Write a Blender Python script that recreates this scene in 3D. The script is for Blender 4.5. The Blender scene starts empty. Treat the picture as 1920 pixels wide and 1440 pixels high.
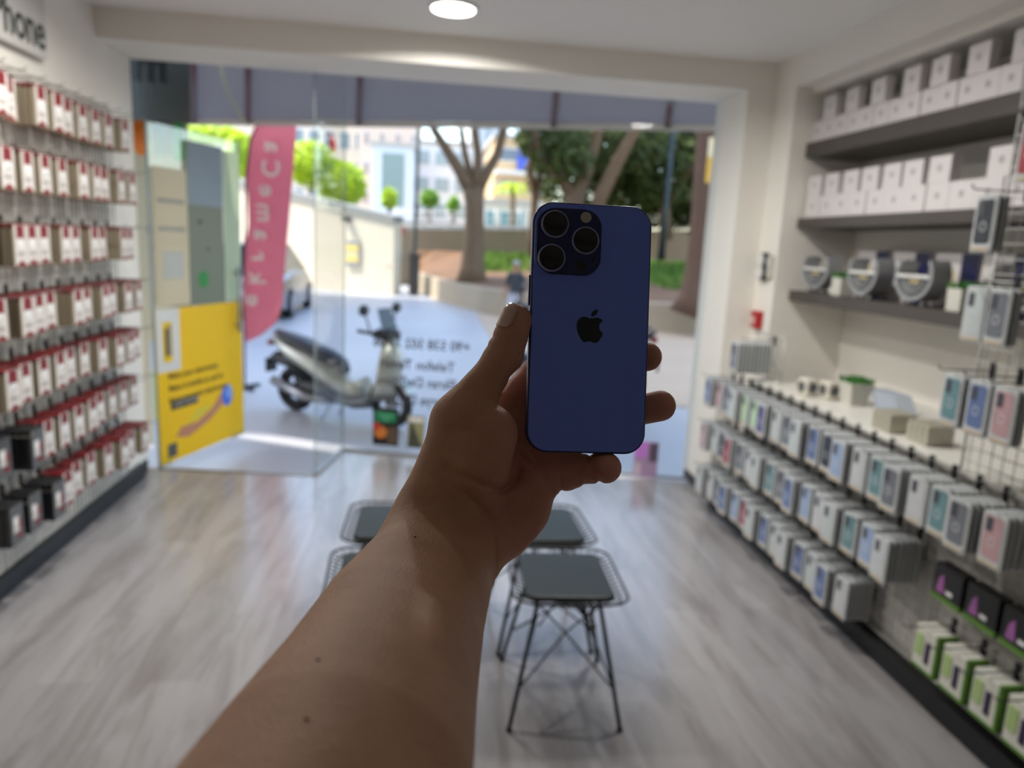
import bpy, bmesh, math, random
import numpy as np
from mathutils import Vector, Matrix
random.seed(7)
PI = math.pi
col = bpy.context.scene.collection
sc = bpy.context.scene

# ---------------------------------------------------------------- camera
YAW, PITCH, ROLL, F = 0.1284, -0.1869, 0.0496, 1385.1
def cam_basis():
    cy, sy, cp, sp = math.cos(YAW), math.sin(YAW), math.cos(PITCH), math.sin(PITCH)
    f = Vector((sy*cp, cy*cp, sp)); r0 = Vector((cy, -sy, 0)); u0 = r0.cross(f)
    r = math.cos(ROLL)*r0 + math.sin(ROLL)*u0
    u = -math.sin(ROLL)*r0 + math.cos(ROLL)*u0
    return r, u, f
RT, UP, FW = cam_basis()
EYE = Vector((0, 0, 1.62))
cd = bpy.data.cameras.new('camera'); cam = bpy.data.objects.new('camera', cd); col.objects.link(cam)
cam.matrix_world = Matrix(((RT.x, UP.x, -FW.x, EYE.x), (RT.y, UP.y, -FW.y, EYE.y), (RT.z, UP.z, -FW.z, EYE.z), (0, 0, 0, 1)))
cd.sensor_width = 36; cd.lens = F/1920*36; cd.clip_start = 0.02; cd.clip_end = 400
cd.dof.use_dof = True; cd.dof.focus_distance = 0.437; cd.dof.aperture_fstop = 6.2
sc.camera = cam
def ray(px, py): return FW + RT*((px-960)/F) - UP*((py-720)/F)
def aty(px, py, y):
    d = ray(px, py); return EYE + d*(y/d.y)

# ---------------------------------------------------------------- light and exposure
sc.view_settings.view_transform = 'Standard'; sc.view_settings.look = 'None'
sc.view_settings.exposure = 0.42; sc.view_settings.gamma = 1.0; sc.view_settings.use_curve_mapping = False
w = bpy.data.worlds.new('sky'); sc.world = w; w.use_nodes = True
nt = w.node_tree; bg = nt.nodes['Background']
sky = nt.nodes.new('ShaderNodeTexSky'); sky.sky_type = 'NISHITA'; sky.sun_disc = False
sky.sun_elevation = math.radians(57); sky.sun_rotation = math.radians(-80); sky.air_density = 1.2; sky.dust_density = 2.0
nt.links.new(sky.outputs[0], bg.inputs[0]); bg.inputs[1].default_value = 0.50
SUN = Vector((-0.75, 0.12, 1.2)).normalized()
sd = bpy.data.lights.new('sun', 'SUN'); sd.energy = 5.8; sd.angle = math.radians(0.6); sd.color = (1, .94, .84)
so = bpy.data.objects.new('sun', sd); col.objects.link(so); so.location = (-5, 5, 20)
so.rotation_euler = (-SUN).to_track_quat('-Z', 'Y').to_euler()

# ---------------------------------------------------------------- materials
def S(v):
    v /= 255.0
    return v/12.92 if v <= .04045 else ((v+.055)/1.055)**2.4
def rgb(c): return (S(c[0]), S(c[1]), S(c[2]), 1)
MATS = {}
def mat(name, c, rough=.6, metal=0, var=.06, scale=6, bump=0, spec=.5, emit=0, trans=0, alpha=1, coat=0, sss=0):
    if name in MATS: return MATS[name]
    m = bpy.data.materials.new(name); m.use_nodes = True; n = m.node_tree; b = n.nodes['Principled BSDF']
    b.inputs['Roughness'].default_value = rough; b.inputs['Metallic'].default_value = metal
    b.inputs['Specular IOR Level'].default_value = spec; b.inputs['Coat Weight'].default_value = coat
    base = rgb(c)
    if var > 0:
        tc = n.nodes.new('ShaderNodeTexCoord'); nz = n.nodes.new('ShaderNodeTexNoise'); nz.inputs['Scale'].default_value = scale
        nz.inputs['Detail'].default_value = 4
        n.links.new(tc.outputs['Object'], nz.inputs['Vector'])
        mx = n.nodes.new('ShaderNodeMix'); mx.data_type = 'RGBA'
        mx.inputs[6].default_value = tuple(x*(1-var) for x in base[:3])+(1,)
        mx.inputs[7].default_value = tuple(min(1, x*(1+var)) for x in base[:3])+(1,)
        n.links.new(nz.outputs[0], mx.inputs[0]); n.links.new(mx.outputs[2], b.inputs['Base Color'])
        if bump:
            bp = n.nodes.new('ShaderNodeBump'); bp.inputs['Strength'].default_value = bump; bp.inputs['Distance'].default_value = .01
            n.links.new(nz.outputs[0], bp.inputs['Height']); n.links.new(bp.outputs[0], b.inputs['Normal'])
    else: b.inputs['Base Color'].default_value = base
    if emit:
        b.inputs['Emission Color'].default_value = base; b.inputs['Emission Strength'].default_value = emit
    if trans: b.inputs['Transmission Weight'].default_value = trans
    if alpha < 1: b.inputs['Alpha'].default_value = alpha
    if sss:
        b.inputs['Subsurface Weight'].default_value = sss; b.inputs['Subsurface Radius'].default_value = (1, .35, .2); b.inputs['Subsurface Scale'].default_value = .003
    MATS[name] = m
    return m
def glass_mat(name, tint=(1, 1, 1), refl=1.0, film=None):
    m = bpy.data.materials.new(name); m.use_nodes = True; n = m.node_tree; n.nodes.clear()
    out = n.nodes.new('ShaderNodeOutputMaterial'); t = n.nodes.new('ShaderNodeBsdfTransparent'); t.inputs[0].default_value = (*tint, 1)
    g = n.nodes.new('ShaderNodeBsdfGlossy'); g.inputs['Roughness'].default_value = 0.01
    fr = n.nodes.new('ShaderNodeFresnel'); fr.inputs[0].default_value = 1.45
    mu = n.nodes.new('ShaderNodeMath'); mu.operation = 'MULTIPLY'; mu.inputs[1].default_value = refl
    mx = n.nodes.new('ShaderNodeMixShader')
    n.links.new(fr.outputs[0], mu.inputs[0]); n.links.new(mu.outputs[0], mx.inputs[0])
    n.links.new(t.outputs[0], mx.inputs[1]); n.links.new(g.outputs[0], mx.inputs[2]); n.links.new(mx.outputs[0], out.inputs[0])
    MATS[name] = m
    return m
WALL = mat('wall_paint', (240, 236, 228), .7, var=.02)
CEIL = mat('ceiling_paint', (242, 240, 237), .75, var=.02)
GLASS = glass_mat('clear_glass', (.97, .985, .98), .30)
BLACK = mat('black_plastic', (22, 23, 26), .45)
WHITE = mat('white_plastic', (225, 225, 222), .4, var=.02)
CHROME = mat('hook_metal', (150, 148, 142), .35, .8)
GRIDM = mat('grid_wire', (196, 194, 190), .4, .3)
DARKWIRE = mat('dark_wire', (38, 38, 40), .4, .5)

def floor_material():
    m = bpy.data.materials.new('pale_laminate'); m.use_nodes = True; n = m.node_tree; b = n.nodes['Principled BSDF']
    tc = n.nodes.new('ShaderNodeTexCoord'); mp = n.nodes.new('ShaderNodeMapping'); mp.inputs['Rotation'].default_value = (0, 0, PI/2)
    n.links.new(tc.outputs['Object'], mp.inputs[0])
    br = n.nodes.new('ShaderNodeTexBrick'); br.offset = .37; br.inputs['Scale'].default_value = 1
    br.inputs['Brick Width'].default_value = 1.28; br.inputs['Row Height'].default_value = .19
    br.inputs['Mortar Size'].default_value = .0012; br.inputs['Mortar Smooth'].default_value = 1; br.inputs['Bias'].default_value = 0
    br.inputs['Color1'].default_value = rgb((160, 157, 158)); br.inputs['Color2'].default_value = rgb((146, 143, 144)); br.inputs['Mortar'].default_value = rgb((120, 118, 116))
    n.links.new(mp.outputs[0], br.inputs[0])
    m2 = n.nodes.new('ShaderNodeMapping'); m2.inputs['Scale'].default_value = (5.0, .8, 1); n.links.new(tc.outputs['Object'], m2.inputs[0])
    nz = n.nodes.new('ShaderNodeTexNoise'); nz.inputs['Scale'].default_value = 1.6; nz.inputs['Detail'].default_value = 7; nz.inputs['Roughness'].default_value = .62; nz.inputs['Distortion'].default_value = .7
    n.links.new(m2.outputs[0], nz.inputs['Vector'])
    rp = n.nodes.new('ShaderNodeValToRGB'); rp.color_ramp.elements[0].position = .36; rp.color_ramp.elements[0].color = rgb((150, 136, 128))
    rp.color_ramp.elements[1].position = .56; rp.color_ramp.elements[1].color = (1, 1, 1, 1)
    n.links.new(nz.outputs[0], rp.inputs[0])
    mx = n.nodes.new('ShaderNodeMix'); mx.data_type = 'RGBA'; mx.blend_type = 'MULTIPLY'; mx.inputs[0].default_value = .40
    n.links.new(br.outputs[0], mx.inputs[6]); n.links.new(rp.outputs[0], mx.inputs[7]); n.links.new(mx.outputs[2], b.inputs['Base Color'])
    b.inputs['Roughness'].default_value = .19; b.inputs['Specular IOR Level'].default_value = .5
    bp = n.nodes.new('ShaderNodeBump'); bp.inputs['Strength'].default_value = .12; bp.inputs['Distance'].default_value = .003
    n.links.new(nz.outputs[0], bp.inputs['Height']); n.links.new(bp.outputs[0], b.inputs['Normal'])
    return m

# ---------------------------------------------------------------- mesh helpers
class MB:
    def __init__(s): s.v = []; s.f = []; s.m = []; s.mats = []; s.sm = []
    def mi(s, m):
        if m not in s.mats: s.mats.append(m)
        return s.mats.index(m)
    def add(s, vs, fs, m, smooth=False):
        k = len(s.v); s.v += [tuple(v) for v in vs]; i = s.mi(m)
        for f in fs: s.f.append(tuple(k+a for a in f)); s.m.append(i); s.sm.append(smooth)
        return s
    def box(s, c, d, m, rz=0, M=None):
        x, y, z = d[0]/2, d[1]/2, d[2]/2
        vs = [Vector((a*x, b*y, e*z)) for a in (-1, 1) for b in (-1, 1) for e in (-1, 1)]
        R = M if M else Matrix.Rotation(rz, 3, 'Z')
        vs = [R @ v + Vector(c) for v in vs]
        return s.add(vs, [(0, 1, 3, 2), (4, 6, 7, 5), (0, 4, 5, 1), (2, 3, 7, 6), (0, 2, 6, 4), (1, 5, 7, 3)], m)
    def bb(s, a, b, m): return s.box([(a[i]+b[i])/2 for i in range(3)], [abs(b[i]-a[i]) for i in range(3)], m)
    def prism(s, pts, h0, h1, m, ax='z', smooth=False):
        """polygon pts (2D) extruded along axis ax from h0 to h1"""
        n = len(pts)
        def P(p, h): return (p[0], p[1], h) if ax == 'z' else ((p[0], h, p[1]) if ax == 'y' else (h, p[0], p[1]))
        vs = [P(p, h0) for p in pts]+[P(p, h1) for p in pts]
        s.add(vs, [tuple(range(n))[::-1], tuple(range(n, 2*n))], m)
        return s.add(vs, [(i, (i+1) % n, (i+1) % n+n, i+n) for i in range(n)], m, smooth)
    def tube(s, pts, r, m, n=8, caps=True):
        pts = [Vector(p) for p in pts]; R = r if isinstance(r, (list, tuple)) else [r]*len(pts)
        rings = []; prev = None
        for i, p in enumerate(pts):
            t = (pts[min(i+1, len(pts)-1)]-pts[max(i-1, 0)]).normalized()
            if prev is None:
                a = Vector((0, 0, 1)) if abs(t.z) < .9 else Vector((1, 0, 0)); u = t.cross(a).normalized()
            else: u = (prev-t*prev.dot(t)).normalized()
            prev = u; v = t.cross(u)
            rings.append([p+u*math.cos(2*PI*k/n)*R[i]+v*math.sin(2*PI*k/n)*R[i] for k in range(n)])
        vs = [q for rg in rings for q in rg]; fs = []
        for i in range(len(pts)-1):
            for k in range(n): fs.append((i*n+k, i*n+(k+1) % n, (i+1)*n+(k+1) % n, (i+1)*n+k))
        s.add(vs, fs, m, True)
        if caps: s.add(rings[0], [tuple(range(n))[::-1]], m); s.add(rings[-1], [tuple(range(n))], m)
        return s
    def disc(s, c, axis, r, h, m, n=24):
        a = Vector(axis).normalized()
        return s.tube([Vector(c)-a*h/2, Vector(c)+a*h/2], r, m, n)
    def ball(s, c, r, m, nu=12, nv=8, M=None):
        rr = r if isinstance(r, (tuple, list)) else (r, r, r); vs = []; fs = []
        for j in range(nv+1):
            th = PI*j/nv
            for i in range(nu):
                ph = 2*PI*i/nu; v = Vector((rr[0]*math.sin(th)*math.cos(ph), rr[1]*math.sin(th)*math.sin(ph), rr[2]*math.cos(th)))
                if M: v = M @ v
                vs.append(v+Vector(c))
        for j in range(nv):
            for i in range(nu): fs.append((j*nu+i, (j+1)*nu+i, (j+1)*nu+(i+1) % nu, j*nu+(i+1) % nu))
        return s.add(vs, fs, m, True)
    def build(s, name, parent=None, bevel=0, loc=None, label=None):
        me = bpy.data.meshes.new(name); me.from_pydata(s.v, [], s.f); me.update()
        for m in s.mats: me.materials.append(m)
        me.polygons.foreach_set('material_index', s.m); me.polygons.foreach_set('use_smooth', s.sm)
        bm = bmesh.new(); bm.from_mesh(me); bmesh.ops.remove_doubles(bm, verts=bm.verts, dist=1e-5)
        bmesh.ops.recalc_face_normals(bm, faces=bm.faces); bm.to_mesh(me); bm.free()
        o = bpy.data.objects.new(name, me); col.objects.link(o)
        if parent: o.parent = parent
        if loc is not None: o.location = loc
        if bevel:
            b = o.modifiers.new('bevel', 'BEVEL'); b.width = bevel; b.segments = 2; b.limit_method = 'ANGLE'
        if label: o['label'] = label
        return o
def tag(o, label, cat, group=None, kind=None):
    o['label'] = label; o['category'] = cat
    if group: o['group'] = group
    if kind: o['kind'] = kind
    return o
def struct(o, label=None):
    o['kind'] = 'structure'
    if label: o['label'] = label
    return o
def thing(name, label, cat, loc=(0, 0, 0), rz=0, group=None):
    o = bpy.data.objects.new(name, None); col.objects.link(o); o.location = loc; o.rotation_euler = (0, 0, rz)
    o.empty_display_size = .05
    return tag(o, label, cat, group)
def dup(root, loc=None, rz=None, label=None, group=None):
    r = root.copy(); col.objects.link(r)
    if loc is not None: r.location = loc
    if rz is not None: r.rotation_euler = (0, 0, rz)
    if label: r['label'] = label
    if group: r['group'] = group
    for ch in list(root.children):
        c = ch.copy(); col.objects.link(c); c.parent = r; c.matrix_parent_inverse = ch.matrix_parent_inverse
        for g in ch.children:
            d = g.copy(); col.objects.link(d); d.parent = c
    return r
def rrect(w, h, r, n=5):
    pts = []
    for cx, cy, a0 in ((w/2-r, h/2-r, 0), (-w/2+r, h/2-r, 90), (-w/2+r, -h/2+r, 180), (w/2-r, -h/2+r, 270)):
        for i in range(n+1):
            a = math.radians(a0+90*i/n); pts.append((cx+r*math.cos(a), cy+r*math.sin(a)))
    return pts
def text_mesh(txt, size, m, name, parent, loc, R, depth=.002, align='CENTER', bold=0, sx=1.0):
    """lettering as mesh; R is a 3x3 matrix whose columns are the text's right, up and outward axes"""
    cu = bpy.data.curves.new(name, 'FONT'); cu.body = txt; cu.size = size; cu.extrude = depth/2; cu.align_x = align; cu.align_y = 'CENTER'; cu.offset = bold; cu.resolution_u = 3
    to = bpy.data.objects.new('tmp', cu); col.objects.link(to)
    dg = bpy.context.evaluated_depsgraph_get(); me = bpy.data.meshes.new_from_object(to.evaluated_get(dg))
    bpy.data.objects.remove(to); bpy.data.curves.remove(cu)
    me.transform(Matrix.Diagonal((sx, 1, 1, 1)))
    T = R.to_4x4(); me.transform(T)
    if R.determinant() < 0: me.flip_normals()
    me.materials.clear(); me.materials.append(m)
    o = bpy.data.objects.new(name, me); col.objects.link(o); o.parent = parent; o.location = loc
    return o
def axes(r, u):
    r = Vector(r).normalized(); u = Vector(u).normalized(); n = r.cross(u)
    return Matrix((r, u, n)).transposed()
ORD = ['zeroth', 'first', 'second', 'third', 'fourth', 'fifth', 'sixth', 'seventh', 'eighth', 'ninth', 'tenth', 'eleventh', 'twelfth', 'thirteenth', 'fourteenth', 'fifteenth', 'sixteenth', 'seventeenth', 'eighteenth', 'nineteenth', 'twentieth']
# ---------------------------------------------------------------- the room
ZC, ZH = 2.78, 2.62          # ceiling, underside of the beam over the window
XL, XR = -1.80, 2.14         # side walls
XJ = 1.957                   # inner face of the right window jamb
YB = -3.2                    # wall behind the camera
fl = MB().prism([(-1.9, YB), (2.75, YB), (2.75, 4.86), (1.96, 4.90), (-.57, 5.60), (-.69, 4.95), (-1.9, 5.12)], -.12, 0, floor_material()).build('floor'); struct(fl)
struct(MB().bb((-2.0, YB-.1, ZC), (2.8, 5.06, ZC+.12), CEIL).build('ceiling'))
struct(MB().bb((XL-.15, YB, 0), (XL, 5.06, ZC), WALL).build('wall_left'))
BACKW = mat('rear_wall_paint', (214, 210, 204), .8)
struct(MB().bb((-2.0, YB-.12, 0), (2.8, YB, ZC), BACKW).build('wall_back'))
# right wall: pier by the window, bulkhead, niche lining, wall behind the grid
rw = MB()
rw.bb((2.62, YB, 0), (2.75, 4.32, ZC), WALL)
struct(MB().prism([(XJ, 4.57), (XR, 4.57), (XR, 4.32), (2.75, 4.32), (2.75, 5.06), (XJ, 5.06)], 0, ZC, WALL).build('wall_pier'), 'white pier between the shop window and the shelf niche')
struct(MB().prism([(XR, 2.60), (2.24, 2.60), (2.24, 2.57), (2.62, 2.57), (2.62, ZC), (XR, ZC)], YB, 4.32, WALL, 'y').build('trim_3'), 'white bulkhead above the shelf niche')
struct(rw.build('wall_right'))
struct(MB().bb((-1.8, 4.57, ZH), (XJ, 5.06, ZC), WALL).build('trim_1'), 'white beam over the shop window')
struct(MB().prism([(-1.80, 4.9), (-1.785, 4.9), (-1.785, 5.02), (-1.80, 5.04)], .0, .085, BLACK).build('baseboard_left'))
struct(MB().bb((1.945, 4.40, 0), (1.957, 5.0, .07), mat('skirting_grey', (60, 58, 56), .5)).build('baseboard_right'))
bl = MB().bb((-1.799, -1.0, 0), (-1.76, 4.9, .095), BLACK).build('plinth'); tag(bl, 'black plinth running along the floor under the wire grid of red and white boxes', 'plinth')

# ceiling downlights
LAMP = mat('lamp_diffuser', (255, 252, 244), .5, var=0, emit=6)
def downlight(x, y, label, power=24):
    t = thing('downlight', label, 'ceiling light', (x, y, ZC), group='round ceiling downlights')
    MB().tube([(0, 0, 0), (0, 0, -.012)], [.128, .122], WHITE, 32).build('trim_ring', t)
    MB().disc((0, 0, -.013), (0, 0, 1), .108, .006, LAMP, 32).build('diffuser', t)
    ld = bpy.data.lights.new('downlight_glow', 'AREA'); ld.shape = 'DISK'; ld.size = .2; ld.energy = power; ld.color = (1, .97, .92)
    lo = bpy.data.objects.new('lamp_glow', ld); col.objects.link(lo); lo.parent = t; lo.location = (0, 0, -.02); ld.spread = math.radians(165)
    return t
downlight(.127, 4.03, 'round white downlight glowing in the ceiling in front of the window beam', 22)
downlight(-.95, 3.1, 'round ceiling downlight above the stools on the left, nearer the camera', 20)
downlight(1.0, 3.1, 'round ceiling downlight above the right aisle, nearer the camera', 20)

# ---------------------------------------------------------------- shop front glass
def pane(name, a, b, z0, z1, th=.01, m=GLASS, parent=None):
    a = Vector((*a, 0)); b = Vector((*b, 0)); d = (b-a); n = Vector((-d.y, d.x, 0)).normalized()*th/2
    mb = MB(); pts = [a-n, b-n, b+n, a+n]; mb.prism([(p.x, p.y) for p in pts], z0, z1, m)
    return mb.build(name, parent)
EDGE = mat('glass_edge', (150, 165, 165), .2)
GA, GB, GC, GD = (-1.74, 5.08), (-.685, 4.97), (-.56, 5.60), (1.95, 4.955)
w1 = struct(pane('window_1', GC, GD, 0.0, 3.0)); w2 = struct(pane('window_2', GB, GC, 0.0, 3.0))
w3 = struct(pane('window_3', (-1.80, 5.085), GB, 2.29, ZH+.02))
fr = MB()
for p in (GB, GC): fr.box((p[0], p[1], 1.3), (.008, .008, 2.6), EDGE)
def strip(mb, a, b, z0, z1, th, m):
    a = Vector((*a, 0)); b = Vector((*b, 0)); d = b-a
    mb.box(((a.x+b.x)/2, (a.y+b.y)/2, (z0+z1)/2), (d.length, th, z1-z0), m, math.atan2(d.y, d.x))
strip(fr, GC, GD, 0, .02, .03, mat('aluminium', (165, 165, 165), .4, .6))
strip(fr, GB, GC, 0, .02, .03, MATS['aluminium'])
strip(fr, GA, GB, .001, .008, .03, MATS['aluminium'])
struct(fr.build('trim_2'), 'slim metal channels and glass edges of the shop front')
# lettering on the big pane, read from the street, so mirrored from inside
gd = (Vector((*GD, 0))-Vector((*GC, 0))).normalized()
INKD = mat('window_lettering', (52, 52, 56), .6)
HALO = mat('window_lettering_outline', (205, 208, 212), .6)
wt = thing('window_lettering', 'dark mirrored repair-shop lettering stuck on the big window pane', 'window lettering')
Rm = axes(-gd, (0, 0, 1))
for px, py, t, s_ in ((700, 640, '+90 538 502 71 06', .062), (712, 680, 'Telefon Tamiri', .062), (706, 712, 'Ekran Değişimi', .062), (694, 744, 'Batarya Değişimi', .062)):
    # left end in the picture is the end of the line
    d = ray(px, py); n = Vector((-gd.y, gd.x, 0)); q = Vector((*GC, 0)); tt = (q-EYE).dot(n)/d.dot(n); p = EYE+d*tt
    p = p+Vector((gd.y, -gd.x, 0))*.008
    o = text_mesh(t, .104, INKD, 'text_line', wt, p, Rm, .001, 'RIGHT', .0016, .92)
# posters on the glass low down
def picture(name, c, wv, hv, base, patches, label, cat, th=.004, parent=None, group=None):
    """flat poster: c lower-left corner, wv width vector, hv height; patches are (u0,v0,u1,v1,material) or ('d',u,v,r,material)"""
    c = Vector(c); wv = Vector(wv); W = wv.length; r = wv.normalized(); u = Vector((0, 0, 1)); n = r.cross(u)
    if parent is None: t = thing(name, label, cat, c, group=group)
    else: t = parent
    R = axes(r, u)
    def L(x, y, z): return R @ Vector((x, y, z))
    mb = MB(); mb.add([L(x, y, z) for z in (0, th) for x, y in ((0, 0), (W, 0), (W, hv), (0, hv))], [(3, 2, 1, 0), (4, 5, 6, 7), (0, 1, 5, 4), (1, 2, 6, 5), (2, 3, 7, 6), (3, 0, 4, 7)], base)
    for i, q in enumerate(patches):
        z = th+.0006*(1+i % 4)
        if q[0] == 'd':
            _, a, b, rr, m = q[:5]; k = 18
            mb.add([L(a*W+rr*math.cos(2*PI*j/k)*(q[5] if len(q) > 5 else 1), b*hv+rr*math.sin(2*PI*j/k), z) for j in range(k)], [tuple(range(k))], m)
        elif q[0] == 'p':
            mb.add([L(a*W, b*hv, z) for a, b in q[1]], [tuple(range(len(q[1])))], q[2])
        else:
            a0, b0, a1, b1, m = q; mb.add([L(a*W, b*hv, z) for a, b in ((a0, b0), (a1, b0), (a1, b1), (a0, b1))], [(0, 1, 2, 3)], m)
    o = mb.build('printed_sheet', t)
    if parent is not None: o.location = c-parent.location
    return t, R
# dark poster with green and orange shapes
GRN = mat('poster_green', (30, 120, 80), .5); ORG = mat('poster_orange', (205, 120, 50), .5); DGR = mat('poster_dark', (26, 26, 28), .4); BRN = mat('poster_brown', (92, 74, 56), .5)
def on_glass(px, py):
    d = ray(px, py); n = Vector((-gd.y, gd.x, 0)); q = Vector((*GC, 0)); return EYE+d*((q-EYE).dot(n)/d.dot(n))
p0 = on_glass(700, 832)-Vector((-gd.y, gd.x, 0))*.012
picture('glass_poster', p0, gd*.20, .29, DGR, [(.05, .62, .9, .9, GRN), ('p', [(.1, .9), (.5, .6), (.9, .85)], mat('poster_teal', (70, 150, 110), .5)), ('d', .3, .35, .05, ORG), ('d', .15, .5, .03, mat('poster_red', (190, 60, 50), .5)), (.55, .05, .95, .5, BRN)], 'dark poster with green and orange shapes, low on the big window pane', 'poster')
picture('glass_poster', p0+gd*.27, gd*.13, .25, mat('poster_olive', (150, 146, 110), .6), [('p', [(0, 0), (.9, 0), (.2, .9)], mat('poster_dark_olive', (70, 72, 60), .6)), (.1, .8, .9, .95, WHITE)], 'olive and white poster on the window pane, just right of the dark poster', 'poster')  # dark olive triangle across the lower left of the sheet
LIL = mat('poster_lilac', (168, 142, 176), .5); VIO = mat('poster_violet', (196, 128, 214), .5)
p1 = on_glass(1186, 892)-Vector((-gd.y, gd.x, 0))*.012
picture('glass_poster', p1, gd*.17, .27, LIL, [(.0, .55, .55, 1, VIO), (.62, .45, .98, .97, mat('poster_plum', (92, 78, 98), .5)), (.05, .05, .3, .4, mat('poster_pinkish', (196, 176, 190), .5))], 'lilac and violet phone poster at the foot of the window, right of the hand', 'poster')

# glass door standing open, with the yellow poster
HG = Vector((-1.735, 5.09, 0)); DEND = Vector((-1.40, 6.03, 0)); dd = (DEND-HG).normalized(); DL = (DEND-HG).length
dr = thing('glass_door', 'frameless glass door standing open outward, with a yellow poster on its lower half', 'door', HG, math.atan2(dd.y, dd.x))
MB().bb((0, -.005, .01), (DL, .005, 2.27), GLASS).build('door_glass', dr)
MB().bb((-.004, -.008, .01), (.006, .008, 2.27), EDGE).bb((DL-.006, -.008, .01), (DL+.002, .008, 2.27), EDGE).build('glass_edge', dr)
MB().bb((DL-.16, -.012, .005), (DL, .012, .06), MATS['aluminium']).bb((0, -.012, .005), (.12, .012, .06), MATS['aluminium']).build('patch_fitting', dr)
MB().tube([(DL-.1, -.05, .85), (DL-.1, -.05, 1.35)], .012, MATS['aluminium'], 10).tube([(DL-.1, 0, .9), (DL-.1, -.05, .9)], .008, MATS['aluminium'], 8).tube([(DL-.1, 0, 1.3), (DL-.1, -.05, 1.3)], .008, MATS['aluminium'], 8).build('door_handle', dr)
YEL = mat('poster_yellow', (248, 212, 8), .5, var=.03)
YTX = mat('poster_text_olive', (120, 104, 10), .5)
SKN = mat('poster_skin', (190, 130, 95), .5); BLU = mat('poster_blue', (50, 110, 225), .5)
off = Vector((dd.y, -dd.x, 0))*.010
def onload(u): return HG+dd*(u*DL)
yt, YR = picture('yellow_poster', HG+off+Vector((0, 0, .02)), dd*(DL*.99), 1.06, YEL,
    [(.0, .60, .24, 1.0, mat('poster_paper', (214, 214, 210), .5)), (.06, .66, .16, .92, YEL), (.085, .70, .115, .88, DGR), (.12, .7, .15, .9, mat('poster_grey', (140, 136, 130), .5)),
     (.12, .34, .42, .405, DGR), ('p', [(.16, .155), (.30, .125), (.55, .19), (.72, .27), (.78, .35), (.70, .36), (.58, .27), (.40, .21), (.22, .21)], SKN),
     ('d', .78, .33, .085, BLU, .8), ('d', .80, .35, .055, mat('poster_lightblue', (130, 170, 235), .5), .7), ('p', [(.28, .21), (.45, .25), (.60, .30), (.42, .29)], mat('poster_yellowgreen', (206, 200, 60), .5)),
     (.07, .03, .17, .12, mat('poster_seal', (80, 80, 74), .5))],
    'bright yellow poster with an arm reaching for a blue ball, stuck on the open door', 'poster')
for i, t in enumerate(('Make your electronics', 'Make it mobile to surf in', 'Bring-my-point electronics')):
    text_mesh(t, .062, YTX, 'text_line', yt, YR @ Vector((DL*.10, 0.60-.085*i, .008)), YR, .001, 'LEFT', .001, 1.0)
text_mesh('ELEKTRONIK', .05, mat('poster_pale_text', (190, 186, 176), .5), 'text_line', yt, YR @ Vector((DL*.15, .395, .009)), YR, .001, 'LEFT', .0, .9)

# side display board outside, left of the door, and sheets on the door
CRM = mat('board_cream', (226, 218, 196), .6, var=.03)
bx = aty(255, 400, 5.75).x
TXG = mat('board_text_grey', (150, 150, 140), .6)
bd, BR_ = picture('display_board', (-2.5, 5.8, -.03), (.83, -.06, 0), 2.44, CRM,
    [(.50, .885, .70, 1.0, mat('board_yellow', (216, 200, 110), .5)), ('d', .60, .93, .13, mat('board_orange', (250, 130, 20), .5), .45), (.70, .88, .97, 1, mat('board_grey', (134, 136, 122), .5)), (.88, .87, .97, 1, mat('board_green', (80, 190, 90), .5)),
     ('d', .80, .66, .05, mat('board_slate', (90, 96, 104), .5), 1.4), (.6, .0, .97, .33, mat('board_pale', (200, 208, 220), .5)), (.62, .08, .72, .24, mat('board_lime', (214, 220, 80), .5))],
    'tall cream display board with grey lettering and an orange picture, outside left of the door', 'display board')
for i, (t, z) in enumerate((('TELEFON AKSESUAR', 1.62), ('BATARYA EKRAN', 1.50), ('TAMIR SERVIS', 1.36), ('KILIF CAM', .98), ('SARJ KABLO', .84), ('7/24 SERVIS', .68))):
    text_mesh(t, .075, TXG, 'text_line', bd, BR_ @ Vector((.72, z, .008)), axes(BR_.col[0]*-1, (0, 0, 1)), .001, 'CENTER', .001, .6)
def see_through(m, f):
    n = m.node_tree; b = n.nodes['Principled BSDF']; t = n.nodes.new('ShaderNodeBsdfTranslucent'); x = n.nodes.new('ShaderNodeMixShader'); x.inputs[0].default_value = f
    c = b.inputs['Base Color']
    if c.links: n.links.new(c.links[0].from_socket, t.inputs[0])
    else: t.inputs[0].default_value = c.default_value
    n.links.new(b.outputs[0], x.inputs[1]); n.links.new(t.outputs[0], x.inputs[2]); n.links.new(x.outputs[0], n.nodes['Material Output'].inputs[0])
see_through(CRM, .5); see_through(YEL, .3)
GPN = mat('panel_olive', (112, 120, 102), .5, var=.1, scale=2); GP2 = mat('panel_blue', (170, 186, 198), .5); see_through(GP2, .4)
pq, PR = picture('notice_panel', HG+dd*.37+off*1.3+Vector((0, 0, 1.085)), dd*.40, 1.12, GPN, [(0, .62, 1, 1, GP2), ('d', .36, .16, .062, mat('panel_green_dot', (20, 130, 50), .5), 1.0), ('d', .3, .52, .02, DGR, 1), ('d', .5, .35, .015, DGR, 1)],
    'narrow grey-green and blue panel with a round green emblem, on the open door glass', 'panel', th=.004)
PLM = mat('pale_film', (214, 224, 204), .5); see_through(PLM, .6)
picture('pale_poster', HG+dd*.02+off*1.3+Vector((0, 0, 1.10)), dd*.34, .90, CRM, [(.1, .75, .9, .78, TXG), (.1, .55, .9, .58, TXG), (.2, .2, .8, .4, mat('sheet_grey', (180, 182, 176), .5))], 'pale cream notice sheet beside the door hinge, left of the grey-green panel', 'poster')
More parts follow.
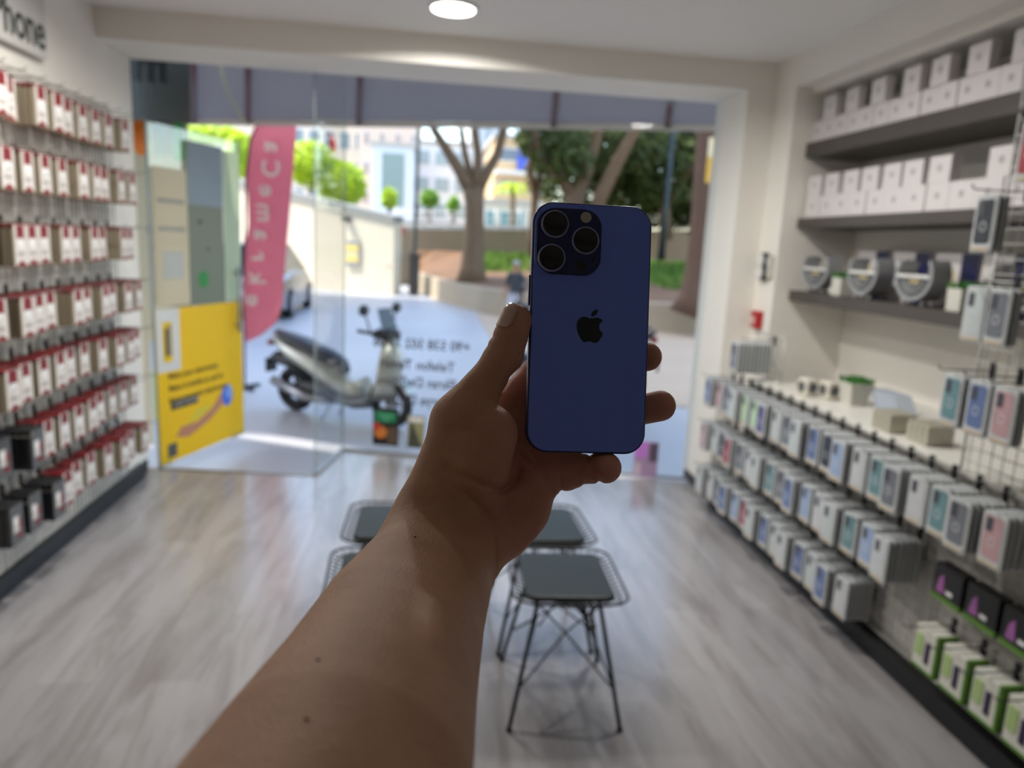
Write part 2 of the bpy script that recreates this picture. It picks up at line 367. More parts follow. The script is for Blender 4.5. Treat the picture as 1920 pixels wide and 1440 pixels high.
picture('pale_poster', HG+dd*.78+off*1.3+Vector((0, 0, 1.09)), dd*.20, 1.10, PLM, [], 'pale green-white sheet on the open door, right of the grey-green panel', 'poster')
# board sign letters above, dark glass with mirrored word
sg = thing('shop_sign', 'dark fascia panel with black mirrored lettering above the display board', 'sign', (-1.9, 5.35, 2.3))
MB().bb((-.5, 0, 0), (.36, .02, .45), mat('fascia_grey', (74, 77, 74), .4)).build('sign_panel', sg)
text_mesh('mix', .3, mat('fascia_black', (18, 20, 20), .4), 'text_line', sg, Vector((.02, -.01, .34)), axes((-1, 0, 0), (0, 0, 1)), .002, 'CENTER', .004, .9)

# ---------------------------------------------------------------- left wall: sign, wire grid, hooks and case boxes
sb = thing('wall_sign', 'white board with large dark lettering high on the left wall', 'sign', (-1.79, 3.75, 2.62))
MB().bb((0, -1.2, -.262), (.03, .17, .3), mat('sign_white', (206, 204, 200), .5)).build('sign_board', sb)
text_mesh('iPhone', .225, mat('sign_ink', (52, 60, 52), .5), 'text_line', sb, Vector((.032, .155, -.155)), axes((0, 1, 0), (0, 0, 1)), .004, 'RIGHT', .002, .78)
def wire_grid(name, x, y0, y1, z0, z1, label, m, step=.05, r=.0022, side=1):
    t = thing(name, label, 'display grid', (x, y0, z0))
    a = MB(); y = 0
    while y <= y1-y0+1e-6: a.tube([(0, y, 0), (0, y, z1-z0)], r, m, 4, False); y += step
    o1 = a.build('upright_wires', t)
    b = MB(); z = 0
    while z <= z1-z0+1e-6: b.tube([(side*r*1.6, 0, z), (side*r*1.6, y1-y0, z)], r, m, 4, False); z += step*1.0
    b.build('cross_wires', t)
    f = MB()
    for zz in (0, z1-z0): f.tube([(0, 0, zz), (0, y1-y0, zz)], .005, m, 6)
    for yy in (0, y1-y0): f.tube([(0, yy, 0), (0, yy, z1-z0)], .005, m, 6)
    f.build('rim', t)
    return t
wire_grid('wire_grid', -1.768, 2.90, 4.62, .12, 2.26, 'pale wire grid on the left wall, carrying the red and white boxes', GRIDM, .045, .0024)

TAN = mat('box_card', (150, 138, 116), .6); BOXW = mat('box_white', (214, 208, 204), .45, var=.02); BRED = mat('box_red', (126, 26, 34), .45); GREYC = mat('box_grey', (120, 116, 112), .5)
BUD = mat('box_earbud', (244, 244, 242), .35, var=0); DRED = mat('box_dark_red', (84, 30, 28), .5); SHD = mat('box_print_grey', (170, 162, 158), .5)
BLKC = mat('box_black', (38, 38, 40), .45); GRYT = mat('box_grey_top', (92, 94, 96), .45)
def case_box(dark=False):
    """box 24 mm thick facing +x, origin at the hang hole (top back)"""
    w_, h_, d_ = .112, .172, .022
    t = thing('case_box', '', 'box')
    b = MB(); body = TAN if not dark else BLKC
    b.bb((0, -w_/2, -h_), (d_, w_/2, -.004), body)
    b.bb((0, -w_/2, -.020), (d_+.0004, w_/2, 0), BRED if not dark else BLKC)
    b.bb((-.0003, -.012, -.03), (.002, .012, -.014), DRED)
    b.build('carton', t, .0015)
    f = MB(); x = d_+.0006
    def q(y0, z0, y1, z1, m, k=0): f.add([(x+k, y0, z0), (x+k, y1, z0), (x+k, y1, z1), (x+k, y0, z1)], [(0, 1, 2, 3)], m)
    if not dark:
        q(-.049, -.168, .049, -.004, BOXW); q(-.030, -.060, .032, -.006, BRED, .0003)
        f.add([(x+.0004, -.049, -.168), (x+.0004, .049, -.168), (x+.0004, 0, -.143)], [(0, 1, 2)], BRED)
        for cy, cz, rr in ((0, -.074, .019), (.01, -.092, .012)): f.add([(x+.0008, cy+rr*math.cos(2*PI*k/14), cz+rr*math.sin(2*PI*k/14)) for k in range(14)], [tuple(range(14))], BUD)
        q(-.03, -.128, .024, -.112, SHD, .0003)
    else:
        q(-.049, -.168, .049, -.004, GRYT); q(-.030, -.120, .014, -.05, BOXW, .0003); q(-.012, -.145, .036, -.125, BRED, .0004)
        f.add([(x+.0008, .016*math.cos(2*PI*k/14)-.012, -.07+.016*math.sin(2*PI*k/14)) for k in range(14)], [tuple(range(14))], BUD)
        q(.012, -.11, .036, -.07, BRED, .0005)
    f.build('front_print', t)
    return t
def hook_mesh(L, s=1, plate=True, pm=BLACK, hm=CHROME):
    b = MB()
    b.tube([(0, 0, 0), (s*(L-.02), 0, 0), (s*(L-.006), 0, .004), (s*L, 0, .016)], .0026, hm, 5)
    if plate: b.bb((-.004, -.010, -.028), (.006, .010, .030), pm)
    return b
ROWZ = [2.190, 1.905, 1.603, 1.313, 1.035, .752, .468]
c0 = case_box(); c1 = case_box(True); h0 = hook_mesh(.22).build('display_hook'); used = {}
h0['label'] = ''; h0['category'] = 'hook'
def place(proto, loc, rz, label, group):
    k = id(proto)
    if k not in used:
        used[k] = 1; proto.location = loc; proto.rotation_euler = (0, 0, rz); proto['label'] = label; proto['group'] = group; return proto
    return dup(proto, loc, rz, label, group)
DEPTH = ['front one', 'second', 'third', 'fourth', 'fifth', 'sixth']
for r, z in enumerate(ROWZ):
    for c in range(10):
        y = 4.50-.154*c
        hooknm = '%s hook from the window' % ORD[c+1]
        place(h0, (-1.765, y, z+.004), 0, 'wire hook on the left grid, %s row down, %s' % (ORD[r+1], hooknm), 'hooks on the left grid')
        n = random.choice((3, 4, 4, 5)) if r > 0 else random.choice((3, 4))
        if r == 0 and c in (7,): n = 2
        dark = (r == 5 and c >= 8) or (r == 6 and c >= 7)
        for k in range(n):
            x = -1.745+.0265*k+(.01 if r > 2 else 0)
            lab = '%s box, %s row, %s, %s' % ('black and grey' if dark else 'red and white', ORD[r+1], hooknm, 'front of its stack' if k == n-1 else '%s behind the front' % ORD[n-1-k])
            place(c1 if dark else c0, (x, y+random.uniform(-.003, .003), z), random.uniform(-.03, .03), lab, 'case boxes on the left grid')

# ---------------------------------------------------------------- right wall: shelves, counter, grid
SHF = mat('shelf_dark_oak', (74, 68, 62), .5, var=.12, scale=9)
for i, (z0, z1, lab) in enumerate(((2.205, 2.288, 'top dark shelf in the niche, carrying the stacked white boxes'), (1.798, 1.856, 'middle dark shelf in the niche, carrying a long row of white boxes'), (1.365, 1.427, 'lowest dark shelf in the niche, carrying the round grey lamps'))):
    o = MB().bb((2.24, 1.0, z0), (2.62, 4.32, z1), SHF).build('wall_shelf', None, .003); tag(o, lab, 'shelf', 'dark shelves in the niche')
ct = thing('display_counter', 'low white counter unit running below the niche shelves', 'counter', (1.95, .5, 0))
MB().bb((0, 0, .88), (.68, 3.62, .905), mat('counter_top_white', (224, 222, 214), .35, var=.01)).build('worktop', ct, .003)
MB().bb((.02, 0, .08), (.66, 3.62, .88), mat('counter_body', (206, 202, 196), .5)).build('body', ct)
pl2 = MB().bb((1.895, .4, .0), (1.955, 4.40, .085), BLACK).build('plinth'); tag(pl2, 'black plinth on the floor under the grid of hanging phone cases, right side', 'plinth')
wire_grid('wire_grid', 1.935, 2.36, 4.36, .10, .90, 'wire grid on the counter front, carrying three rows of packed phone cases', GRIDM, .05, .0022, -1)
wire_grid('wire_grid', 1.935, 1.0, 2.33, .10, 2.25, 'tall wire grid nearest the camera on the right, rising above the counter', GRIDM, .05, .0024, -1)
wire_grid('wire_grid', 2.06, 3.95, 4.30, .905, 1.17, 'small raised grid piece at the window end of the counter', GRIDM, .05, .0022, -1)
wbx = mat('carton_white', (220, 214, 214), .45, var=.02); LOGOG = mat('carton_print', (176, 172, 170), .5)
def carton(dx, dy, dz, name='white_box'):
    t = thing(name, '', 'box')
    MB().bb((0, -dy/2, 0), (dx, dy/2, dz), wbx).build('carton', t, .002)
    f = MB(); f.add([(-.0006, .016*math.cos(2*PI*k/12), dz*.55+.016*math.sin(2*PI*k/12)) for k in range(12)], [tuple(range(12))[::-1]], LOGOG)
    f.build('printed_mark', t); return t
g1 = 'white boxes on the top shelf'; g2 = 'white boxes on the middle shelf'
lo = [(4.255-.121*i) for i in range(22)]
p_ = carton(.13, .116, .118)
for i, y in enumerate(lo):
    if y < 2.45: break
    place(p_, (2.262+random.uniform(0, .006), y, 2.2885), random.uniform(-.02, .02), 'white box in the lower layer on the top shelf, %s from the window' % ORD[i+1], g1)
u_ = carton(.045, .122, .120)
for i, (a, b) in enumerate(((4.313, 4.187), (4.094, 3.96), (3.852, 3.718), (3.583, 3.456), (3.387, 3.249), (3.143, 3.013), (2.89, 2.76), (2.62, 2.49))):
    place(u_, (2.262, (a+b)/2*.975, 2.408), random.uniform(-.03, .03), 'white box stacked on the lower layer of the top shelf, %s from the window' % ORD[i+1], 'upper white boxes on the top shelf')
m_ = carton(.14, .150, .122)
for i in range(16):
    y = 4.215-.154*i
    if y < 2.45: break
    place(m_, (2.262+random.uniform(0, .006), y, 1.8565), random.uniform(-.02, .02), 'white box in the lower layer on the middle shelf, %s from the window' % ORD[i+1], g2)
n_ = carton(.05, .138, .118)
for i, (a, b) in enumerate(((4.396, 4.245), (4.206, 4.055), (4.007, 3.865), (3.827, 3.69), (3.641, 3.505), (3.475, 3.344), (3.29, 3.154), (2.919, 2.788), (2.64, 2.5))):
    place(n_, (2.27, (a+b)/2*.978, 1.9795), random.uniform(-.04, .04), 'white box stacked on the lower layer of the middle shelf, %s from the window' % ORD[i+1], 'upper white boxes on the middle shelf')

# round C-shaped lamps with clock-like lower half
LG = mat('lamp_grey', (156, 158, 160), .35); LG2 = mat('lamp_inner_grey', (96, 97, 98), .5); WRM = mat('lamp_window', (196, 178, 130), .4)
def arc_band(mb, r0, r1, x0, x1, a0, a1, m, n=40, yo=0, zo=0):
    vs = []; fs = []
    for i in range(n+1):
        a = math.radians(a0+(a1-a0)*i/n)
        for (x, r) in ((x0, r0), (x0, r1), (x1, r1), (x1, r0)): vs.append((x, yo+r*math.cos(a), zo+r*math.sin(a)))
    for i in range(n):
        for k in range(4): fs.append((4*i+k, 4*i+(k+1) % 4, 4*i+4+(k+1) % 4, 4*i+4+k))
    mb.add(vs, fs, m, False); mb.add(vs[:4], [(0, 1, 2, 3)], m); mb.add(vs[-4:], [(3, 2, 1, 0)], m)
def ring_lamp():
    t = thing('ring_lamp', '', 'lamp'); R = .118
    zc = R+.022
    a = MB(); arc_band(a, R-.017, R, 0, .105, -200-18, 52-18, LG, yo=0, zo=zc); a.ball((.052, (R-.008)*math.cos(math.radians(34)), zc+(R-.008)*math.sin(math.radians(34))), (.052, .009, .009), LG)
    a.build('ring', t)
    b = MB(); pts = [(R*.84*math.cos(math.radians(q)), R*.84*math.sin(math.radians(q))) for q in range(180, 361, 10)]
    b.prism([(p[0], p[1]+zc) for p in pts], .012, .100, LG2, 'x'); b.build('speaker_body', t)
    c = MB(); c.bb((-.004, -R*.84, zc-.012), (.108, R*.84, zc+.004), WHITE); c.build('top_plate', t, .002)
    d = MB(); arc_band(d, R*.56, R*.62, .004, .016, 180, 360, LG, 24, 0, zc-.008); arc_band(d, R*.40, R*.44, .004, .016, 180, 360, LG, 24, 0, zc-.008)
    d.add([(.009, .038, zc-.018), (.009, -.038, zc-.018), (.009, -.022, zc-.036), (.009, .022, zc-.036)], [(0, 1, 2, 3)], WRM); d.build('dial', t)
    for s in (-1, 1): MB().tube([(.03, s*.05, .03), (.01, s*.062, 0)], .006, LG, 6).build('foot', t); MB().tube([(.08, s*.05, .03), (.095, s*.062, 0)], .006, LG, 6).build('foot', t)
    return t
rl = ring_lamp()
for i, (px, py) in enumerate(((1530, 545), (1618, 560), (1712, 580), (1905, 590))):
    d = ray(px, py); p = EYE+d*((1.428-EYE.z)/d.z); p = EYE+d*((2.30-EYE.x)/d.x)
    place(rl, (2.275, p.y, 1.428), random.uniform(-.05, .1)+.12, ('round grey ring lamp on the lowest shelf, nearest the window', 'round grey ring lamp, second from the window on the lowest shelf', 'round grey ring lamp, third from the window on the lowest shelf', 'round grey ring lamp nearest the camera, beside the tall wire grid')[i], 'ring lamps on the lowest shelf')
NAVY = mat('carton_navy', (28, 30, 74), .4)
def picture_box(dy, dz, m2, cream):
    t = thing('lamp_carton', '', 'box'); MB().bb((0, -dy/2, 0), (.09, dy/2, dz), wbx).build('carton', t, .002)
    f = MB(); f.add([(-.0008, -dy/2, 0), (-.0008, -dy*.12, 0), (-.0008, -dy*.12, dz), (-.0008, -dy/2, dz)], [(3, 2, 1, 0)], m2)
    f.add([(-.0010, dy*(.1+.16*math.cos(2*PI*k/16)), dz*(.5+.25*math.sin(2*PI*k/16))) for k in range(16)], [tuple(range(16))[::-1]], cream); f.build('printed_panel', t); return t
pb = picture_box(.29, .25, NAVY, mat('carton_cream', (214, 204, 170), .5))
for i, y in enumerate((3.86, 3.53, 3.20, 2.89, 2.58)):
    place(pb, (2.46, y, 1.428), 0, 'white and navy picture carton behind the ring lamps, %s from the window' % ORD[i+1], 'cartons behind the ring lamps')
GRS = mat('artificial_grass', (62, 128, 48), .7, var=.3, scale=40)
def potted(w0, w1, h, grass_h, name='potted_grass', n=70, rnd=False):
    t = thing(name, '', 'plant'); a = MB()
    b0 = [(-w0/2, -w0/2, 0), (w0/2, -w0/2, 0), (w0/2, w0/2, 0), (-w0/2, w0/2, 0)]; b1 = [(-w1/2, -w1/2, h), (w1/2, -w1/2, h), (w1/2, w1/2, h), (-w1/2, w1/2, h)]
    a.add(b0+b1, [(3, 2, 1, 0), (4, 5, 6, 7), (0, 1, 5, 4), (1, 2, 6, 5), (2, 3, 7, 6), (3, 0, 4, 7)], mat('pot_pale', (206, 204, 194), .5)); a.build('pot', t, .004)
    g = MB()
    for i in range(n*3):
        x, y = random.uniform(-w1/2, w1/2), random.uniform(-w1/2, w1/2); s_ = random.uniform(.6, 1)*grass_h; q = random.uniform(0, 6.3); k = .004
        g.add([(x-k*math.cos(q), y-k*math.sin(q), h-.002), (x+k*math.cos(q), y+k*math.sin(q), h-.002), (x+random.uniform(-.012, .012), y+random.uniform(-.012, .012), h+s_)], [(0, 1, 2)], GRS)
    g.ball((0, 0, h-.01), (w1*.5, w1*.5, grass_h*.7), GRS, 12, 6)
    g.build('grass', t); return t
pg = potted(.085, .09, .10, .035)
for i, y in enumerate((3.84, 2.92, 2.80)):
    place(pg, (2.30, y, 1.428), 0, ('small pale cube pot of green grass between the first two ring lamps', 'small white cube pot of green grass, left one of the pair on the lowest shelf', 'small white cube pot of green grass, right one of the pair on the lowest shelf')[i], 'cube pots of grass')
hp_ = thing('white_earphones', 'white coiled earphones lying on the lowest shelf beside the first ring lamp', 'earphones', (2.29, 3.91, 1.428))
MB().tube([(.02*math.cos(a*.5), .03*math.sin(a*.5), .008+.001*a) for a in range(30)], .006, WHITE, 6).ball((0, -.03, .012), .012, WHITE).ball((.01, .035, .012), .012, WHITE).build('cable', hp_)

# counter items
def on_counter(px, py, z=.905):
    d = ray(px, py); return EYE+d*((z-EYE.z)/d.z)
CRMC = mat('cup_cream', (214, 208, 196), .5)
for i, (px, py) in enumerate(((1512, 742), (1552, 748))):
    p = on_counter(px, py); t = thing('speaker_cube', ('small pale square gadget with dark round opening, left one on the counter', 'small pale square gadget with dark round opening, right one on the counter')[i], 'gadget', (p.x, p.y, .905), .1, 'square gadgets on the counter')
    MB().bb((-.035, -.045, 0), (.035, .045, .095), CRMC).build('housing', t, .012)
    MB().disc((-.037, 0, .05), (1, 0, 0), .028, .006, LG2, 20).build('opening', t)
    MB().disc((0, -.046, .05), (0, 1, 0), .026, .006, LG2, 20).build('opening', t)
pp = potted(.085, .125, .115, .04, 'potted_grass', 90); p = on_counter(1600, 758)
pp.location = (p.x, p.y, .905); pp['label'] = 'pale tapered pot with bright green grass standing on the counter'
p = on_counter(1655, 768)
for i in range(6):
    t = thing('phone_card', 'glossy pale card leaning in a row on the counter, %s from the plant pot' % ORD[i+1], 'card', (p.x+.01, p.y-.035*i, .905), 0, 'leaning cards on the counter')
    M_ = Matrix.Rotation(math.radians(-38), 3, 'X')
    MB().box((0, .03, .048), (.10, .006, .12), mat('card_gloss', (206, 214, 226), .15), M=M_).build('card', t, .001)
cr = [(1665, 812, .12), (1735, 836, .13)]
for i, (px, py, dy) in enumerate(cr):
    p = on_counter(px, py)
    for k in range(4):
        t = thing('small_case', 'small pale plastic case, %s of the %s row standing on the counter' % (ORD[k+1], ('far', 'near')[i]), 'case', (p.x+.05, p.y+.10-.034*k, .905), 0, 'pale cases standing on the counter')
        MB().bb((-.06, -.014, 0), (.06, .014, .085), mat('case_beige', (192, 188, 172), .5)).build('shell', t, .006)
        MB().bb((-.0605, -.002, .0), (.0605, .002, .086), mat('case_seam', (166, 160, 142), .5)).build('seam', t)

# pier fittings
ck = thing('wall_clock', 'small black and white double round gauge on the pier beside the niche', 'gauge', (2.139, 4.45, 1.56))
MB().bb((-.04, -.055, -.085), (0, .055, .085), BLACK).build('housing', ck, .02)
MB().disc((-.043, 0, .038), (1, 0, 0), .040, .006, WHITE, 20).build('dial', ck); MB().disc((-.043, 0, -.038), (1, 0, 0), .040, .006, WHITE, 20).build('dial', ck)
sw = thing('switch_box', 'pale wall switch box on the pier, right of the black and white gauge', 'switch', (2.139, 4.37, 1.56))
MB().bb((-.025, -.025, -.07), (0, .025, .07), mat('switch_cream', (200, 196, 186), .5)).build('housing', sw, .004); MB().bb((-.032, -.015, .01), (-.025, .015, .05), WHITE).build('rocker', sw)
fa = thing('alarm_button', 'red fire alarm call point on the pier below the gauge', 'alarm button', (2.139, 4.47, 1.225))
MB().bb((-.035, -.055, -.055), (0, .055, .055), mat('alarm_red', (176, 16, 24), .4)).build('housing', fa, .006); MB().bb((-.038, -.012, -.03), (-.035, .045, .02), mat('alarm_label', (214, 180, 176), .4)).build('press_plate', fa)

# packed phone cases
SHELLM = mat('clamshell_grey', (146, 149, 149), .22, var=.03); SHE2 = mat('clamshell_rim', (196, 199, 200), .2, var=.03); BAND = mat('clamshell_label', (190, 172, 144), .5)
CC = {'white': (196, 198, 202), 'pale blue': (150, 170, 204), 'grey': (112, 116, 124), 'green': (176, 206, 170), 'teal': (104, 140, 146), 'pink': (186, 150, 154), 'purple': (98, 96, 138), 'blue': (96, 116, 160), 'red': (158, 60, 66), 'dark': (48, 52, 60), 'clear': (188, 196, 196)}
RING = mat('magnet_ring', (206, 206, 210), .4); CAMH = mat('case_camera_hole', (70, 72, 80), .4)
def clam(colname):
    c = mat('phone_case_'+colname.replace(' ', '_'), CC[colname], .3, var=.05)
    t = thing('packed_phone_case', '', 'phone case pack'); w_, h_, d_ = .100, .182, .019
    b = MB(); b.prism([(y, z-h_/2) for y, z in rrect(w_-.010, h_-.010, .010, 3)], -d_+.003, 0, SHELLM, 'x'); b.prism([(y, z-h_/2) for y, z in rrect(w_, h_, .012, 3)], -d_+.001, -d_+.005, SHE2, 'x')
    b.prism([(y, z-h_/2) for y, z in rrect(w_-.012, h_-.012, .010, 3)], -d_-.001, -d_+.004, SHE2, 'x')
    b.build('clamshell', t)
    a = MB(); a.prism([(y, z-h_/2+.006) for y, z in rrect(.074, .140, .012, 3)], -d_-.0022, -d_, c, 'x')
    a.bb((-d_-.0034, .004, -.066), (-d_-.002, .030, -.022), CAMH)
    arc_band(a, .0125, .0155, -d_-.0032, -d_-.002, 0, 360, RING, 20, 0, -.100)
    a.build('phone_case', t)
    MB().bb((-d_-.002, -.038, -.176), (-d_, .038, -.166), BAND).build('label_strip', t)
    return t
protos = {k: clam(k) for k in CC}
RH = mat('hook_dark', (96, 96, 98), .35, .6)
h1 = hook_mesh(.20, -1, True, BLACK, RH).build('display_hook'); h1['label'] = ''; h1['category'] = 'hook'
seq = {0: ['blue', 'pink', 'grey', 'clear', 'green', 'green', 'purple', 'clear', 'grey', 'clear', 'blue', 'dark', 'pale blue', 'white', 'teal', 'grey', 'white', 'teal', 'grey', 'pink'],
       1: ['pink', 'clear', 'dark', 'red', 'grey', 'white', 'clear', 'teal', 'grey', 'blue', 'pale blue', 'white', 'clear', 'teal', 'pale blue', 'white'],
       2: ['clear', 'white', 'grey', 'blue', 'pale blue', 'red', 'clear', 'blue', 'clear', 'white', 'blue', 'clear', 'blue', 'white']}
def stack(y, z, x0, n, colname, rowtxt, k, group, dx=.0245, rz=0):
    place(h1, (x0+.008, y, z), rz, 'wire hook on the right-hand grid, %s, %s from the window' % (rowtxt, ORD[k]), 'hooks on the right grid')
    for j in range(n):
        ref = 'front of its stack' if j == n-1 else '%s behind the front' % ORD[n-1-j]
        x = x0-.008-dx*j
        cn = colname if j >= n-2 else random.choice(list(CC))
        place(protos[cn], (x, y+random.uniform(-.003, .003), z-.012), random.uniform(-.04, .04)+rz, '%s case pack, %s, %s from the window, %s' % (cn, rowtxt, ORD[k], ref), group)
for row, z in ((0, .885), (1, .605), (2, .322)):
    rowtxt = ('top counter row', 'middle counter row', 'bottom counter row')[row]
    for k in range(len(seq[row])):
        y = 4.30-.1215*k
        stack(y, z, 1.925, 5 if k % 3 else 6, seq[row][k], rowtxt, k+1, 'phone case packs on the counter front')
for k in range(9):
    place(protos['grey'], (2.02-.0235*k, 4.06+random.uniform(-.002, .002), 1.13), random.uniform(-.02, .02), 'grey phone case pack above the counter by the window, %s behind front' % ORD[8-k] if k < 8 else 'grey phone case pack above the counter by the window, foremost', 'packs above the counter by the window')
place(h1, (2.055, 4.06, 1.142), 0, 'long wire hook above the counter by the window, holding grey packs', 'hooks on the right grid')

# tall near grid: loose packs above the counter, dark and green boxes below
for k, (y, z, cn, lab) in enumerate(((2.22, 1.56, 'clear', 'clear pack with gold rim on the tall grid, level with lowest shelf'), (2.12, 1.56, 'grey', 'grey pack on the tall grid beside the gold-rimmed one'), (2.24, 1.85, 'dark', 'dark pack high on the tall grid under the white boxes'), (2.26, 1.262, 'teal', 'dark teal pack above the counter, leftmost on the tall grid'), (2.14, 1.262, 'blue', 'blue pack above the counter, right of the dark teal one'), (2.03, 1.262, 'pink', 'brownish pink pack above the counter at the right edge'), (2.10, 2.06, 'red', 'pack with red print high at the right edge'))):
    place(h1, (1.933, y, z+.014), 0, 'bare-ended hook on the tall grid holding the %s' % lab.split(' on ')[0].split(' above ')[0].split(' high ')[0], 'hooks on the right grid')
    for j in range(2):
        place(protos[cn], (1.84-.024*j, y, z), -.05, lab if j else lab+', rear one', 'packs on the tall grid')
BLKB = mat('dark_box_black', (20, 20, 22), .35); PUR = mat('dark_box_purple', (150, 90, 150), .4); GRN2 = mat('dark_box_green', (86, 128, 44), .45)
def dark_box():
    t = thing('dark_box', '', 'box'); MB().bb((-.05, -.07, -.13), (0, .07, 0), BLKB).build('carton', t, .002)
    MB().bb((-.0515, -.0705, -.13), (.001, .0705, -.112), GRN2).build('green_base', t)
    f = MB(); f.add([(-.0512, .05, -.10), (-.0512, .01, -.10), (-.0512, .02, -.03), (-.0512, .04, -.05)], [(0, 1, 2, 3)], PUR); f.add([(-.0514, 0, -.095), (-.0514, -.03, -.095), (-.0514, -.03, -.08), (-.0514, 0, -.08)], [(0, 1, 2, 3)], WHITE)
    f.build('front_print', t); return t
db = dark_box()
for i, (y, z) in enumerate(((2.20, .585), (2.04, .585), (1.88, .585), (1.72, .585))):
    place(db, (1.90, y, z), 0, 'black box with purple print and green base on the tall grid, %s from the window' % ORD[i+1], 'black and green boxes on the tall grid')
GBW = mat('green_box_white', (208, 206, 196), .5, var=.1, scale=30)
def green_box():
    t = thing('green_box', '', 'box'); MB().bb((-.075, -.058, -.16), (0, .058, 0), GBW).build('carton', t, .002)
    MB().bb((-.0765, -.060, -.161), (.001, -.048, .0005), GRN2).bb((-.0762, -.055, -.161), (-.06, .0585, -.150), GRN2).build('green_edge', t)
    f = MB(); f.bb((-.078, -.024, -.125), (-.075, -.002, -.045), mat('power_bank_print', (44, 36, 64), .3)).bb((-.0775, .012, -.11), (-.075, .05, -.03), mat('leaf_print', (160, 184, 120), .5)); f.build('front_print', t); return t
gb = green_box()
for i, (y, z) in enumerate(((2.235, .335), (2.09, .335), (1.945, .335), (1.80, .335))):
    place(h1, (1.933, y, z+.014), 0, 'wire hook over the green and white box, %s from the window' % ORD[i+1], 'hooks on the right grid')
    place(gb, (1.91, y, z), 0, 'white and green box at the foot of the tall grid, %s from the window' % ORD[i+1], 'white and green boxes on the tall grid')

# ---------------------------------------------------------------- wire stools
PAD = mat('pad_leather', (32, 36, 33), .42, var=.08, scale=20, bump=.05, spec=.25)
LEGM = mat('stool_black_wire', (30, 30, 32), .4, .4)
def stool():
    t = thing('wire_stool', '', 'stool'); SX, SY, H = .36, .42, .46
    rim = [(x, y, H+.012) for x, y in rrect(SX+.03, SY+.03, .07, 6)]; rim2 = [(x, y, H-.004) for x, y in rrect(SX-.015, SY-.015, .06, 6)]
    a = MB(); a.tube(rim+[rim[0], rim[1]], .0045, LEGM, 6, False); a.tube(rim2+[rim2[0], rim2[1]], .0035, LEGM, 6, False); a.build('seat_rim', t)
    b = MB()
    def edgepos(p, q, k): return (p[0]+(q[0]-p[0])*k, p[1]+(q[1]-p[1])*k)
    for i in range(-5, 6):
        x = i*.031; z0 = H-.018
        b.tube([(x, -SY/2-.015, H+.012), (x*.97, -SY/2+.03, H-.008), (x, 0, z0), (x*.97, SY/2-.03, H-.008), (x, SY/2+.015, H+.012)], .0022, LEGM, 4, False)
    for i in range(-6, 7):
        y = i*.031
        b.tube([(-SX/2-.015, y, H+.012), (-SX/2+.03, y*.97, H-.008), (0, y, H-.02), (SX/2-.03, y*.97, H-.008), (SX/2+.015, y, H+.012)], .0022, LEGM, 4, False)
    b.build('wire_basket', t)
    c = MB(); c.prism(rrect(SX-.055, SY-.055, .035, 5), H-.006, H+.016, PAD); o = c.build('seat_pad', t, .008)
    for sx in (-1, 1):
        for sy in (-1, 1):
            l = MB(); l.tube([(sx*.105, sy*.13, H-.02), (sx*.19, sy*.215, .012)], .0075, LEGM, 8); l.ball((sx*.19, sy*.215, .008), (.012, .012, .008), BLACK, 8, 4); l.build('leg', t)
    d = MB()
    for sy in (-1, 1):
        for sx in (-1, 1):
            d.tube([(sx*.110, sy*.135, H-.03), (sx*.0, sy*.10, .30), (-sx*.165, sy*.19, .14)], .0035, LEGM, 5)
    for sx in (-1, 1):
        for sy in (-1, 1):
            d.tube([(sx*.110, sy*.135, H-.03), (sx*.09, 0, .30), (sx*.165, -sy*.19, .14)], .0035, LEGM, 5)
    d.tube([(-.10, -.13, .34), (0, 0, .40), (.10, .13, .34)], .0035, LEGM, 5); d.tube([(.10, -.13, .34), (0, 0, .40), (-.10, .13, .34)], .0035, LEGM, 5)
    d.build('cross_braces', t); return t
st = stool()
for (x, y, rz, lab) in ((.535, 2.42, -.05, 'black wire stool with dark leather pad nearest the camera, right pair'), (.53, 2.90, .02, 'black wire stool with dark leather pad, far one of the right pair, behind the forearm'), (-.10, 2.44, .04, 'black wire stool mostly hidden by the forearm, near one on the left'), (-.085, 2.93, -.02, 'black wire stool left of the forearm, far one on the left')):
    place(st, (x, y, 0), rz, lab, 'wire stools standing in a block of four')

# ---------------------------------------------------------------- outside: ground, awning
def ground_material():
    m = bpy.data.materials.new('street_paving'); m.use_nodes = True; n = m.node_tree; b = n.nodes['Principled BSDF']
    tc = n.nodes.new('ShaderNodeTexCoord'); nz = n.nodes.new('ShaderNodeTexNoise'); nz.inputs['Scale'].default_value = .6; nz.inputs['Detail'].default_value = 6
    n.links.new(tc.outputs['Object'], nz.inputs['Vector'])
    mx = n.nodes.new('ShaderNodeMix'); mx.data_type = 'RGBA'; mx.inputs[6].default_value = rgb((150, 152, 160)); mx.inputs[7].default_value = rgb((180, 180, 184))
    n.links.new(nz.outputs[0], mx.inputs[0]); n.links.new(mx.outputs[2], b.inputs['Base Color']); b.inputs['Roughness'].default_value = .42
    return m
struct(MB().bb((-60, 5.0, -.30), (80, 140, -.13), ground_material()).build('floor.001'), 'grey street paving outside')
struct(MB().prism([(1.2, 8.3), (9, 7.0), (26, 7.0), (26, 14.3), (14, 14.9), (7, 15.7), (4.2, 16.3), (2.6, 17.2), (1.4, 18.5)], -.14, -.118, mat('tan_paving', (178, 158, 136), .7, var=.1, scale=1)).build('floor.003'), 'tan paving on the far side beside the planter')
FAC = mat('facade_stone', (190, 184, 172), .7)
fw_ = MB(); fw_.bb((-9, 4.9, -.13), (-2.62, 5.28, 9), FAC).bb((2.76, 4.6, -.13), (12, 5.28, 9), FAC).bb((-2.62, 5.08, 3.05), (2.76, 5.28, 9), FAC)
struct(fw_.build('wall_front'))
